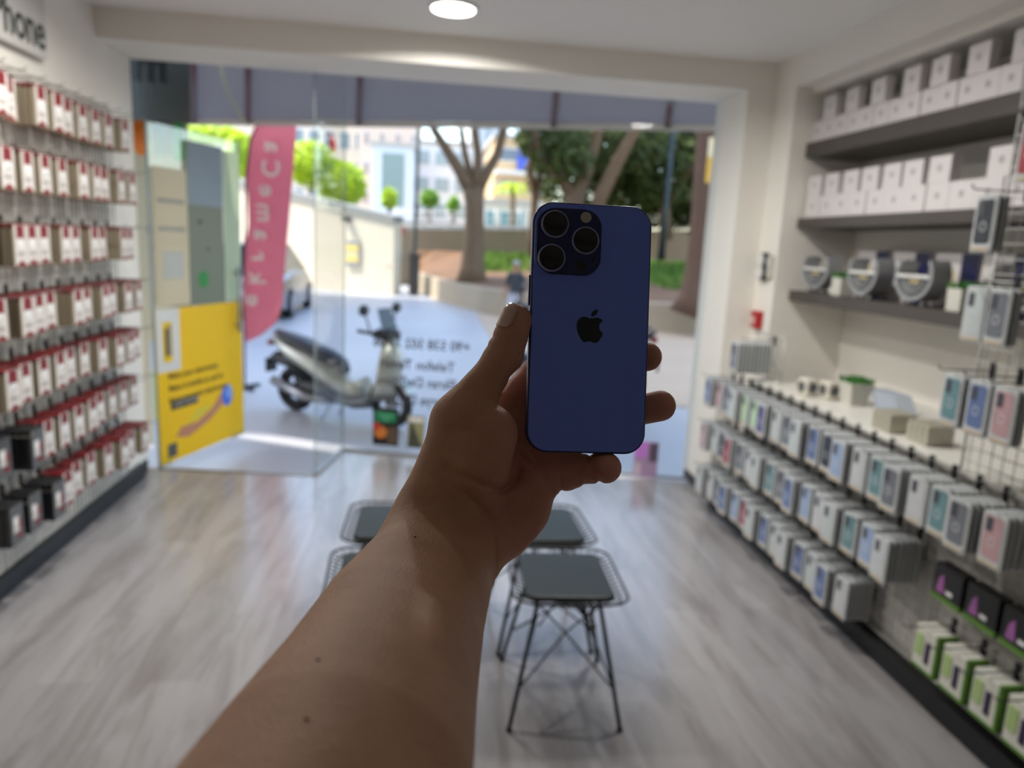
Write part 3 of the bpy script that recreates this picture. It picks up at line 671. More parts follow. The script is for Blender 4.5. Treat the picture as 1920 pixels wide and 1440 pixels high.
AB0, AB1 = Vector((-3.75, 9.05, 2.72)), Vector((4.2, 5.97, 2.72))      # front bar of the awning
ad = (AB1-AB0).normalized(); an = Vector((ad.y, -ad.x, 0)).normalized()   # an points back towards the shop
CANV = mat('awning_canvas', (150, 146, 138), .8, var=.08, scale=1.2)
tn = CANV.node_tree; tb = tn.nodes['Principled BSDF']; tr = tn.nodes.new('ShaderNodeBsdfTranslucent'); tr.inputs[0].default_value = rgb((186, 182, 188)); ms = tn.nodes.new('ShaderNodeMixShader'); ms.inputs[0].default_value = .45
tn.links.new(tb.outputs[0], ms.inputs[1]); tn.links.new(tr.outputs[0], ms.inputs[2]); tn.links.new(ms.outputs[0], tn.nodes['Material Output'].inputs[0])
MAR = mat('awning_maroon', (82, 44, 42), .5); BEIG = mat('awning_bar_beige', (206, 194, 182), .5)
slab = MB().prism([(-4.2, 5.285), (-.85, 5.285), (-4.2, 6.97)], 3.2, 3.5, mat('shade_slab_grey', (96, 96, 98), .6)).build('shade_slab'); tag(slab, 'grey slab added above the glass door to block sun behind the awning', 'shade slab')  # added sun blocker; its gap to the canvas lets a sun strip through
aw = thing('awning', 'dark grey canvas awning on maroon ribs over the shop front', 'awning', AB0)
AL = (AB1-AB0).length; AD = 1.25; UPV = Vector((0, 0, 1))
cm = MB(); BK_ = [(4.2, 5.30), (-.30, 5.30), (-3.75, 7.03)]  # back edge shaped to leave a gap for the sun strip
pl_c = [Vector((0, 0, .03)), AB1-AB0+UPV*.03]+[Vector((x, y, 3.26))-AB0 for x, y in BK_]; nc = len(pl_c)
cm.add(pl_c+[q+UPV*.004 for q in pl_c], [tuple(range(nc)), tuple(range(nc, 2*nc))[::-1]]+[(i, (i+1) % nc, (i+1) % nc+nc, i+nc) for i in range(nc)], CANV); cm.build('canvas', aw)
fbm = MB(); fbm.box(ad*AL/2+UPV*.0, (AL, .05, .05), BEIG, math.atan2(ad.y, ad.x)); fbm.build('front_bar', aw)
for px in (215, 363, 464, 672, 1038, 1252, 1500):
    d = ray(px, 232); k = None
    # point on the bar seen in that direction, by vertical plane through the bar
    nrm = Vector((-ad.y, ad.x, 0)); q = EYE+d*((AB0-EYE).dot(nrm)/d.dot(nrm)); s_ = (q-AB0).dot(ad)
    s_x = AB0+ad*s_
    if 0 < s_ < AL: MB().tube([ad*s_, Vector((s_x.x*5.75/s_x.y+.02, 5.75, 3.12))-AB0], .028, MAR, 8).build('rib', aw)
cb = thing('hanging_cable', 'pale cable hanging down under the awning at the left', 'cable', aty(412, 120, 5.75))
MB().tube([(-.03, 0, .52), (0, 0, .12), (.01, 0, -.05), (.05, 0, -.19), (.11, 0, -.31), (.19, 0, -.40)], .012, mat('cable_beige', (190, 184, 156), .6), 8).build('cord', cb)

# ---------------------------------------------------------------- street: walls, planter, fence
CREAM = mat('retaining_wall_cream', (226, 214, 190), .8, var=.05, scale=.8)
def zat(px, py, y): return aty(px, py, y).z
cw = MB(); W0, W1 = Vector((-14.5, 32.6, 0)), Vector((-.86, 23.6, 0)); wd = (W1-W0).normalized(); wn = Vector((-wd.y, wd.x, 0))
cw.add([W0+UPV*-.3, W1+UPV*-.3, W1+UPV*2.08, W0+UPV*4.6]+[p+wn*.4 for p in (W0+UPV*-.3, W1+UPV*-.3, W1+UPV*2.08, W0+UPV*4.6)], [(0, 1, 2, 3), (7, 6, 5, 4), (0, 4, 5, 1), (1, 5, 6, 2), (2, 6, 7, 3), (3, 7, 4, 0)], CREAM)
struct(cw.build('wall_cream'), 'sunlit cream retaining wall across the street')
def on_cream(px, py):
    n = Vector((-wd.y, wd.x, 0)); d = ray(px, py); return EYE+d*((W0-EYE).dot(n)/d.dot(n))
p = on_cream(663, 475); ys = thing('wall_notice', 'faded yellow and blue notice fixed on the cream wall', 'notice', p-wn*.05, math.atan2(wd.y, wd.x))
MB().bb((-.25, -.02, -.42), (.25, .02, .42), mat('notice_pale', (214, 206, 176), .6)).build('notice_board', ys)
MB().bb((-.23, -.03, .05), (.23, -.02, .28), mat('notice_yellow', (236, 206, 120), .6)).bb((-.23, -.03, -.28), (.23, -.02, -.08), MATS['notice_yellow']).build('yellow_bands', ys)
MB().bb((-.23, -.03, .30), (.23, -.02, .38), mat('notice_blue', (130, 140, 160), .6)).bb((-.23, -.03, -.38), (.23, -.02, -.30), MATS['notice_blue']).build('blue_bands', ys)
p = on_cream(653, 411); t = thing('wall_lamp', 'small black lamp box near the top of the cream wall', 'lamp', p-wn*.08, math.atan2(wd.y, wd.x))
MB().bb((-.13, -.12, -.06), (.13, .08, .06), BLACK).build('housing', t, .02); MB().bb((-.10, -.125, -.05), (.10, -.12, .03), mat('dull_lens', (70, 72, 74), .3)).build('lens', t)
# railing along the cream wall and behind the trees
def railing(a, b, z0, h, label, n, m, rails=5):
    a = Vector(a); b = Vector(b); t = thing('railing', label, 'railing', a)
    r = MB(); d = b-a
    for k in range(rails):
        r.tube([UPV*(z0+h*(k+.5)/rails), d+UPV*(z0+h*(k+.5)/rails)], .02, m, 5)
    r.build('rails', t)
    for i in range(n+1): MB().tube([d*i/n+UPV*(z0-.3), d*i/n+UPV*(z0+h)], .03, m, 5).build('post', t)
    return t
RAIL = mat('railing_pale', (190, 186, 170), .5); RWH = mat('railing_white', (226, 222, 218), .5)
cop = MB()
cop.add([W0+UPV*4.6-wn*.05, W1+UPV*2.08-wn*.05, W1+UPV*2.30-wn*.05, W0+UPV*4.95-wn*.05]+[p+wn*.5 for p in (W0+UPV*4.6, W1+UPV*2.08, W1+UPV*2.30, W0+UPV*4.95)], [(0, 1, 2, 3), (7, 6, 5, 4), (0, 4, 5, 1), (1, 5, 6, 2), (2, 6, 7, 3), (3, 7, 4, 0)], mat('coping_grey', (150, 150, 144), .7))
co = cop.build('wall_coping'); tag(co, 'grey coping sloping along the top of the cream wall', 'coping')
BWM = mat('park_wall_brown', (150, 132, 108), .8, var=.12, scale=1.5)
bw = MB(); bw.add([(-1.2, 29, -.2), (5, 30, -.2), (24, 33, -.2), (24, 33, 3.2), (5, 30, 2.25), (-1.2, 29, 1.95)], [(0, 1, 4, 5), (1, 2, 3, 4)], BWM); bw.add([(-1.2, 29.4, -.2), (5, 30.4, -.2), (24, 33.4, -.2), (24, 33.4, 3.2), (5, 30.4, 2.25), (-1.2, 29.4, 1.95)], [(5, 4, 1, 0), (4, 3, 2, 1)], BWM)
bw.add([(-1.2, 29, 1.95), (5, 30, 2.25), (24, 33, 3.2), (24, 33.4, 3.2), (5, 30.4, 2.25), (-1.2, 29.4, 1.95)], [(0, 1, 4, 5), (1, 2, 3, 4)], BWM)
struct(bw.build('wall_park'), 'brown retaining wall at the back of the park strip')
railing((-1.0, 29.2, 1.95), (4.8, 30.2, 2.25), .05, .75, 'white railing on the brown park wall behind the big tree', 6, RWH, 3)
railing((7.0, 30.5, 2.4), (14.0, 31.6, 2.7), .05, .75, 'thin pale railing on the park wall, seen right of the phone', 7, RAIL, 4)
# planter strip with earth and grass
EARTH = mat('bare_earth', (112, 82, 58), .95, var=.25, scale=1.5); KERB = mat('kerb_concrete', (176, 160, 138), .8, var=.06, scale=1)
FR = [(-.25, 27.5), (.0, 25.0), (.6, 21.8), (1.5, 18.8), (2.6, 16.9), (4.2, 16.0), (7, 15.4), (14, 14.6), (26, 14)]
pk = MB(); n_ = len(FR)
vs = [(x, y, -.2) for x, y in FR]+[(x, y, .50) for x, y in FR]+[(x+.1, y+.35, .50) for x, y in FR]+[(x+.1, y+.35, -.2) for x, y in FR]
pk.add(vs, [(i, i+1, i+1+n_, i+n_) for i in range(n_-1)]+[(i+n_, i+1+n_, i+1+2*n_, i+2*n_) for i in range(n_-1)], KERB)
struct(pk.build('wall_planter'), 'curved low concrete wall round the park strip')
ea = MB(); BK = [(-.2, 28.9), (.5, 29.1), (1.5, 29.3), (2.5, 29.5), (4, 29.7), (5.5, 30), (8, 30.3), (14, 31.2), (26, 33)]
MIDP = [((a[0]+b[0])/2, (a[1]+b[1])/2) for a, b in zip(FR, BK)]
vs = [(x+.05, y+.3, .48) for x, y in FR]+[(x, y, .75) for x, y in MIDP]+[(x, y, 1.25) for x, y in BK]
ea.add(vs, [(i, i+1, i+1+n_, i+n_) for i in range(n_-1)]+[(i+n_, i+1+n_, i+1+2*n_, i+2*n_) for i in range(n_-1)], EARTH)
struct(ea.build('floor.002'), 'brown earth of the park strip')
GR = mat('park_grass', (96, 128, 44), .9, var=.35, scale=3)
def tuft_patch(x0, x1, y0, y1, zf, n, label):
    g = MB(); rr = random.Random(5+int(x0*10))
    for i in range(n):
        x, y = rr.uniform(x0, x1), rr.uniform(y0, y1); z = zf(x, y); s_ = rr.uniform(.06, .16); q = rr.uniform(0, 3.14); k = .05
        g.add([(x-k*math.cos(q), y-k*math.sin(q), z), (x+k*math.cos(q), y+k*math.sin(q), z), (x+rr.uniform(-.08, .08), y+rr.uniform(-.08, .08), z+s_)], [(0, 1, 2)], GR)
    o = g.build('grass'); tag(o, label, 'grass', kind='stuff'); return o
tuft_patch(1.8, 6.8, 23.5, 29.5, lambda x, y: .70+(y-23.5)*.09, 5200, 'patch of sunlit grass between the big tree and the phone')
tuft_patch(6.6, 13, 19.5, 29.5, lambda x, y: .62+(y-19.5)*.06, 6000, 'patch of grass right of the phone under the dark trees')

# ---------------------------------------------------------------- trees
struct(MB().bb((-40, 33.6, -.3), (45, 110, 2.4), mat('terrace_paving', (170, 166, 156), .8)).build('floor.004'), 'raised terrace carrying the buildings and bushes')
BARK = mat('bark_brown', (122, 98, 74), .9, var=.25, scale=5, bump=.4); BARK2 = mat('bark_red_brown', (104, 80, 66), .9, var=.25, scale=4, bump=.4)
LFS = {'dark': mat('leaf_dark', (82, 96, 40), .6, var=.45, scale=2), 'bright': mat('leaf_bright', (176, 200, 40), .6, var=.3, scale=2), 'mid': mat('leaf_mid', (120, 160, 50), .6, var=.3, scale=2)}
for m_l in LFS.values():
    nn = m_l.node_tree; pb_ = nn.nodes['Principled BSDF']; tr = nn.nodes.new('ShaderNodeBsdfTranslucent'); ms = nn.nodes.new('ShaderNodeMixShader'); ms.inputs[0].default_value = .35
    src = pb_.inputs['Base Color'].links[0].from_socket; nn.links.new(src, tr.inputs[0]); nn.links.new(pb_.outputs[0], ms.inputs[1]); nn.links.new(tr.outputs[0], ms.inputs[2]); nn.links.new(ms.outputs[0], nn.nodes['Material Output'].inputs[0])
def leaves(mb, c, r, n, m, s=.12, seed=0):
    rr = random.Random(seed)
    for i in range(n):
        while True:
            v = Vector((rr.uniform(-1, 1), rr.uniform(-1, 1), rr.uniform(-1, 1)))
            if .25 < v.length < 1: break
        p = Vector(c)+Vector((v.x*r[0], v.y*r[1], v.z*r[2]))
        a = Vector((rr.gauss(0, 1), rr.gauss(0, 1), rr.gauss(0, 1))).normalized(); b = a.orthogonal().normalized(); k = s*rr.uniform(.6, 1.3)
        mb.add([p-a*k, p-b*k*.5, p+a*k, p+b*k*.5], [(0, 1, 2, 3)], m)
def P(px, py, y): return aty(px, py, y)
def tree(label, base, limbs, crowns, bark=BARK, leaf='dark', cat='tree', group='trees across the street', ls=.16):
    t = thing('tree', label, cat, base, group=group); b0 = Vector(base)
    tb_ = MB()
    for pts, rad in limbs: tb_.tube([Vector(p)-b0 for p in pts], rad, bark, 9)
    tb_.build('trunk', t)
    if crowns:
        c = MB()
        for i, (cc, r, n) in enumerate(crowns): leaves(c, Vector(cc)-b0, r, n, LFS[leaf], ls, i+int(b0.x*7))
        c.build('foliage', t)
    return t
tree('big forked street tree with a bare brown trunk left of the phone', P(888, 520, 21), [
    ([P(885, 535, 21), P(886, 500, 21), P(890, 440, 21), P(890, 385, 21), P(886, 352, 21)], [.50, .34, .28, .27, .28]),
    ([P(884, 362, 21), P(862, 320, 21), P(840, 285, 21), P(815, 245, 21), P(790, 190, 20.5), P(760, 60, 20)], [.20, .17, .14, .11, .10, .06]),
    ([P(888, 360, 21), P(896, 325, 21), P(897, 290, 21), P(890, 245, 21), P(885, 120, 21)], [.16, .14, .12, .10, .05]),
    ([P(893, 362, 21), P(910, 330, 21), P(932, 290, 21), P(945, 240, 21), P(975, 120, 20.5)], [.17, .15, .13, .12, .06]),
    ([P(884, 330, 21), P(872, 290, 21.2), P(866, 250, 21.4), P(850, 150, 21.5)], [.11, .09, .08, .04])],
    [(P(900, 205, 21)+Vector((0, 0, .6)), (2.3, 2.2, .8), 900), (P(860, 60, 21), (3.2, 2.6, 1.4), 900)], leaf='dark')
tree('dark leafy tree with twisted grey-brown trunk directly above the phone', P(1003, 470, 23), [
    ([P(1000, 480, 23), P(1000, 420, 23), P(1003, 370, 23), P(992, 320, 23), P(1000, 280, 23), P(990, 230, 23)], [.17, .14, .12, .10, .10, .07]),
    ([P(1003, 370, 23), P(1012, 330, 23), P(1008, 290, 23), P(1020, 240, 23)], [.10, .09, .08, .06])],
    [(P(1040, 255, 23), (1.3, 1.5, .9), 1000), (P(1060, 290, 22), (.9, 1.2, .9), 500)], leaf='dark')
tree('spreading tree with thick pale limbs behind the top of the phone', P(1085, 480, 22), [
    ([P(1085, 500, 22), P(1080, 420, 22), P(1078, 370, 22), P(1100, 320, 22), P(1122, 240, 22), P(1140, 150, 21)], [.40, .33, .27, .20, .17, .10]),
    ([P(1082, 380, 22), P(1050, 330, 22), P(1015, 290, 22), P(1000, 240, 22)], [.20, .16, .12, .07]),
    ([P(1100, 430, 22), P(1125, 370, 21.5), P(1160, 300, 21.5), P(1195, 235, 21), P(1215, 150, 21)], [.24, .22, .18, .15, .09])],
    [(P(1120, 250, 24), (2.6, 1.6, 1.3), 2600), (P(1210, 300, 25.5), (2.6, 1.4, 1.6), 2600), (P(1100, 330, 25.5), (2.2, 1.0, 1.3), 1500)], leaf='dark')
tree('tree of dark dense foliage filling the view right of the phone', P(1260, 430, 26), [
    ([P(1250, 450, 26), P(1245, 380, 26), P(1290, 320, 25), P(1320, 290, 25)], [.24, .2, .16, .12]), ([P(1300, 440, 27), P(1310, 360, 27), P(1290, 280, 27)], [.2, .17, .12])],
    [(P(1270, 300, 27), (2.7, 1.5, 2.0), 3600), (P(1320, 360, 28), (2.0, 1.2, 1.6), 1800), (P(1330, 220, 26), (3.0, 1.8, 1.6), 2200), (P(1235, 392, 28), (2.6, .8, .75), 1500)], leaf='dark')
tree('thick red-brown trunk rising beside the right window jamb', P(1305, 585, 15.2), [
    ([P(1285, 590, 15.2), P(1297, 560, 15.2), P(1308, 500, 15.2), P(1316, 420, 15.2), P(1322, 330, 15.2), P(1328, 240, 15.2), P(1335, 100, 15.2)], [.36, .28, .25, .24, .23, .23, .2])], [], bark=BARK2)
SHR = 'bright bushes above the cream wall'
def bush(label, px, py, y, r, leaf, n, base_py, nm='bush'):
    b = P(px, base_py, y); b.z = 2.4; t = thing(nm, label, 'bush', b, group=SHR)
    c = P(px, py, y)-b; m_ = MB(); leaves(m_, c, r, n, LFS[leaf], .16, int(px)); m_.ball(c, (r[0]*.8, r[1]*.8, r[2]*.8), LFS[leaf], 10, 8); m_.build('foliage', t)
    MB().tube([(0, 0, -.5), (c.x*.5, c.y*.5, c.z*.6), c], [.12, .08, .04], BARK, 6).build('stem', t)
bush('bright yellow-green bush beside the pink flag', 582, 308, 34, (1.1, 1, 1.0), 'bright', 900, 380)
bush('rounded green bush left of the pale blue building', 640, 345, 34, (1.1, 1, 1.0), 'bright', 900, 390)
bush('long low bright hedge at the far left above the sheets', 385, 252, 40, (2.2, 1, .5), 'bright', 700, 320)
bush('bright bush left of the pink flag by its pole', 450, 290, 34, (.6, .8, 1.0), 'bright', 500, 380)
bush('small round green bush above the wall end', 806, 373, 34, (.42, .4, .35), 'mid', 300, 400)
bush('small yellow-green plant in front of the pale blue building', 730, 372, 34, (.35, .4, .45), 'bright', 260, 410)
bush('small thin plant left of the big tree', 850, 385, 34, (.28, .3, .40), 'mid', 200, 430)
def palm(label, px, py, y, R):
    b = P(px, py+60, y); b.z = 2.4; t = thing('palm_tree', label, 'tree', b, group='trees across the street'); c = P(px, py, y)-b
    MB().tube([(0, 0, -.5), c], [.16, .11], BARK, 8).build('trunk', t); f = MB()
    for i in range(16):
        a = 2*PI*i/16; u = Vector((math.cos(a), math.sin(a), 0)); s_ = Vector((-math.sin(a), math.cos(a), 0)); pts = [c+u*(R*k)+UPV*(R*(.7*k-1.1*k*k)) for k in (0, .25, .5, .75, 1)]
        for k in range(4): f.add([pts[k]-s_*.09, pts[k]+s_*.09, pts[k+1]+s_*.09*(1-.25*k), pts[k+1]-s_*.09*(1-.25*k)], [(0, 1, 2, 3)], LFS['bright'])
    f.build('fronds', t)
palm('short palm with bright fronds in front of the tan building', 962, 348, 36, 1.1)

# ---------------------------------------------------------------- far buildings
def building(label, px0, px1, ytop, ybot, y, wallc, winc, nx, ny, depth=8, wf=.6, hf=.55, extra=None, off=.0):
    a = P(px0, (ytop+ybot)/2, y); b = P(px1, (ytop+ybot)/2, y); z1 = P((px0+px1)/2, ytop, y).z; z0 = P((px0+px1)/2, ybot, y).z
    t = thing('apartment_building', label, 'building', (a.x, y, z0), group='buildings beyond the park'); W = b.x-a.x; H = z1-z0
    MB().bb((0, 0, -z0-.2), (W, depth, H), mat('wall_'+str(wallc), wallc, .8, var=.04, scale=.3)).build('wall', t)
    MB().bb((-.15, -.15, H), (W+.15, depth, H+.25), mat('roof_grey', (176, 172, 168), .8)).build('roof', t)
    wm = mat('window_'+str(winc), winc, .2); frm = mat('window_frame_white', (224, 224, 224), .5)
    for i in range(nx):
        for j in range(ny):
            cx, cz = W*(i+.5)/nx, H*(j+.5+off)/ny; ww, wh = W/nx*wf/2, H/ny*hf/2
            w_o = MB().bb((cx-ww-.06, -.06, cz-wh-.06), (cx+ww+.06, 0, cz+wh+.06), frm).build('window', t)
            MB().bb((cx-ww, -.09, cz-wh), (cx+ww, -.06, cz+wh), wm).build('pane', w_o)
    return t, W, H
building('pale cream block with rows of bluish windows behind the green bushes', 545, 690, 120, 400, 62, (214, 204, 190), (120, 140, 150), 5, 5)
building('rosy block with small windows rising behind the pale blue house', 672, 790, 120, 400, 58, (216, 192, 176), (170, 150, 140), 4, 5, wf=.35, hf=.4)
building('pale blue and white house with one tall grey-green window', 698, 775, 275, 400, 48, (206, 214, 228), (128, 146, 146), 1, 1, wf=.55, hf=.8, depth=5)
building('white office block with wide windows left of the big tree', 772, 885, 272, 420, 50, (224, 222, 226), (160, 172, 176), 3, 3, wf=.7, hf=.5)
building('white block glimpsed between the limbs of the big tree', 880, 950, 180, 420, 64, (222, 220, 220), (170, 180, 188), 3, 5)
bt, bW, bH = building('tan apartment block with blue shutters right of the big tree', 925, 1035, 262, 440, 44, (208, 178, 140), (110, 118, 130), 2, 3, wf=.6, hf=.35)
MB().bb((bW*.38, -.16, bH*.68), (bW*.56, -.1, bH*.90), mat('shutter_blue', (72, 92, 190), .5)).build('shutter', bt)
MB().bb((0, -1.0, bH*.62), (bW, 0, bH*.66), mat('balcony_white', (222, 216, 208), .6)).build('balcony', bt)
building('distant pale block seen over the hedge at the far left', 300, 470, 150, 330, 60, (222, 206, 190), (190, 170, 150), 5, 4)
building('low white kiosk with teal front behind the phone', 905, 1012, 385, 440, 38, (222, 216, 206), (110, 150, 156), 4, 1, depth=2.5)
nb = MB().bb((-12, 8.2, -.2), (-9, 23.8, 28), mat('shade_block_wall', (196, 186, 170), .8)).build('apartment_building'); tag(nb, 'unseen tall block added at the near left to shade the street paving', 'building')  # out of view, added only to keep direct sun off the street

# lamp posts, flags, signs
LPM = mat('lamp_post_grey', (62, 72, 74), .5, .4)
def lamp_post(label, px, y, r=.06, b_py=545):
    b = P(px, b_py, y); t = thing('lamp_post', label, 'lamp post', b, group='lamp posts in the park')
    MB().tube([(0, 0, -.3), (0, 0, 1.4), (.05, 0, 9)], [r*1.5, r, r*.8], LPM, 8).build('post', t)
    MB().tube([(.05, 0, 8.9), (.6, 0, 9.3), (1.1, 0, 9.35)], .04, LPM, 6).bb((.9, -.12, 9.3), (1.5, .12, 9.42), LPM).build('lamp_arm', t)
    return t
lamp_post('thin dark lamp post left of the big tree', 776, 24.5)
lamp_post('grey lamp post rising right of the phone among the trees', 1241, 23, .09, 470)
t = thing('litter_bin', 'dark post-mounted litter bin at the foot of the thin lamp post', 'bin', P(776, 552, 23.8))
MB().bb((-.16, -.14, 0), (.16, .14, 1.18), mat('bin_dark', (64, 60, 52), .6)).build('body', t, .02); MB().bb((-.19, -.17, 1.18), (.19, .17, 1.26), BLACK).build('lid', t, .02)
t = thing('stop_sign', 'small round red sign on a thin pole beside the litter bin', 'sign', P(748, 545, 25.5))
MB().tube([(0, 0, 0), (0, 0, 2.0)], .025, LPM, 6).build('pole', t); MB().disc((0, -.03, 2.0), (0, 1, 0), .16, .02, mat('sign_red', (196, 60, 60), .5), 18).build('sign_plate', t)
fl_ = thing('red_flag', 'small red flag flying in front of the cream block', 'flag', P(628, 330, 34))
MB().tube([(0, 0, 0), (-.35, 0, 1.9)], .025, LPM, 6).build('pole', fl_)
g = MB(); g.add([(-.35, 0, 1.85), (-.05, .06, 1.6), (.05, -.04, 1.2), (.0, 0, 1.0), (-.30, .05, 1.25), (-.2, 0, 1.55)], [(0, 1, 2, 3, 4, 5)], mat('flag_red', (220, 40, 40), .6)); g.add([(-.35, .02, 1.85), (-.05, .08, 1.6), (.05, -.02, 1.2), (.0, .02, 1.0), (-.30, .07, 1.25), (-.2, .02, 1.55)], [(5, 4, 3, 2, 1, 0)], MATS['flag_red']); g.build('cloth', fl_)
yb = P(1335, 300, 14); t = thing('yellow_banner', 'narrow yellow and white banner hanging beside the red-brown trunk', 'banner', yb)
MB().bb((-.09, -.01, -.42), (.09, .01, .05), mat('banner_yellow', (226, 180, 70), .6)).bb((-.09, -.011, .05), (.11, .011, .40), mat('banner_cream', (240, 222, 180), .6)).build('cloth', t); MB().tube([(.14, 0, -3.6), (.14, 0, .6)], .02, LPM, 6).build('pole', t)

# feather flag
PINK = mat('flag_pink', (240, 158, 170), .7, var=.08, scale=3); pn = PINK.node_tree; pbs = pn.nodes['Principled BSDF']; tr = pn.nodes.new('ShaderNodeBsdfTranslucent'); tr.inputs[0].default_value = rgb((255, 168, 182)); ms = pn.nodes.new('ShaderNodeMixShader'); ms.inputs[0].default_value = .45
pn.links.new(pbs.outputs[0], ms.inputs[1]); pn.links.new(tr.outputs[0], ms.inputs[2]); pn.links.new(ms.outputs[0], pn.nodes['Material Output'].inputs[0])
ff = thing('feather_flag', 'tall pink feather flag with pale lettering on the pavement', 'flag', (-1.98, 8.5, -.13))
FY = 8.5
out = [(466, 420), (462, 330), (470, 262), (485, 232), (520, 190), (556, 176), (556, 250), (549, 330), (540, 430), (532, 520), (530, 570), (518, 605), (490, 628), (462, 642), (456, 560), (457, 480)]
pts = [P(x, y, FY)-ff.location for x, y in out]
g = MB(); n_ = len(pts); rip = [Vector((0, .02*math.sin(i*1.7), 0)) for i in range(n_)]
g.add([p+r for p, r in zip(pts, rip)]+[p+r+Vector((0, .004, 0)) for p, r in zip(pts, rip)], [tuple(range(n_)), tuple(range(n_, 2*n_))[::-1]]+[(i, (i+1) % n_, (i+1) % n_+n_, i+n_) for i in range(n_)], PINK); g.build('cloth', ff)
pl = MB(); pl.tube([P(460, 800, FY)-ff.location, P(458, 560, FY)-ff.location, P(461, 330, FY)-ff.location, P(469, 262, FY)-ff.location, P(484, 230, FY)-ff.location, P(520, 188, FY)-ff.location], .012, mat('flag_pole_dark', (110, 50, 66), .5), 6); pl.build('pole', ff)
MB().tube([(-.16, -.16, .02), (.16, .16, .02)], .02, LPM, 6).tube([(-.16, .16, .02), (.16, -.16, .02)], .02, LPM, 6).build('cross_base', ff)
LET = mat('flag_lettering', (244, 228, 212), .6)
for i, ch in enumerate('aCemarket'):
    px = 520-i*5; py = 268+i*41
    if py > 590: break
    text_mesh(ch, .26, LET, 'text_line', ff, P(px-8, py+8, FY)-ff.location+Vector((0, -.03, 0)), axes((0, 0, 1), (1, 0, 0)), .002, 'CENTER', .004)

# ---------------------------------------------------------------- scooter, car
SIL = mat('scooter_silver', (190, 190, 180), .3, .5, var=.03); DKP = mat('scooter_dark', (34, 35, 38), .5); SEATM = mat('scooter_seat', (52, 54, 62), .45); TYRE = mat('tyre_rubber', (26, 26, 28), .8); ALU = mat('wheel_metal', (160, 160, 165), .35, .7); SLT = mat('scooter_slate', (100, 104, 110), .4)
def loft(mb, secs, m, n=14):
    """secs: (x, zc, halfwidth_y, halfheight_z)"""
    vs = []; fs = []
    for x, z, a, b in secs:
        for k in range(n):
            q = 2*PI*k/n; vs.append((x, a*math.copysign(abs(math.cos(q))**.8, math.cos(q)), z+b*math.copysign(abs(math.sin(q))**.8, math.sin(q))))
    for i in range(len(secs)-1):
        for k in range(n): fs.append((i*n+k, i*n+(k+1) % n, (i+1)*n+(k+1) % n, (i+1)*n+k))
    mb.add(vs, fs, m, True); mb.add(vs[:n], [tuple(range(n))[::-1]], m); mb.add(vs[-n:], [tuple(range(n))], m); return mb
def wheel(name, x, r, parent, wd_=.06):
    b = MB(); k = 28
    b.tube([(x+(r-wd_)*math.cos(2*PI*i/k), 0, r+(r-wd_)*math.sin(2*PI*i/k)) for i in range(k+1)], wd_, TYRE, 10, False); o = b.build(name, parent)
    h = MB()
    for i in range(5):
        a = 2*PI*i/5; h.tube([(x, 0, r), (x+(r-.09)*math.cos(a), 0, r+(r-.09)*math.sin(a))], .016, ALU, 6)
    h.disc((x, 0, r), (0, 1, 0), .05, .10, ALU, 16); h.tube([(x+(r-.1)*math.cos(2*PI*i/k), 0, r+(r-.1)*math.sin(2*PI*i/k)) for i in range(k+1)], .014, ALU, 6, False); h.build('wheel_rim', o)
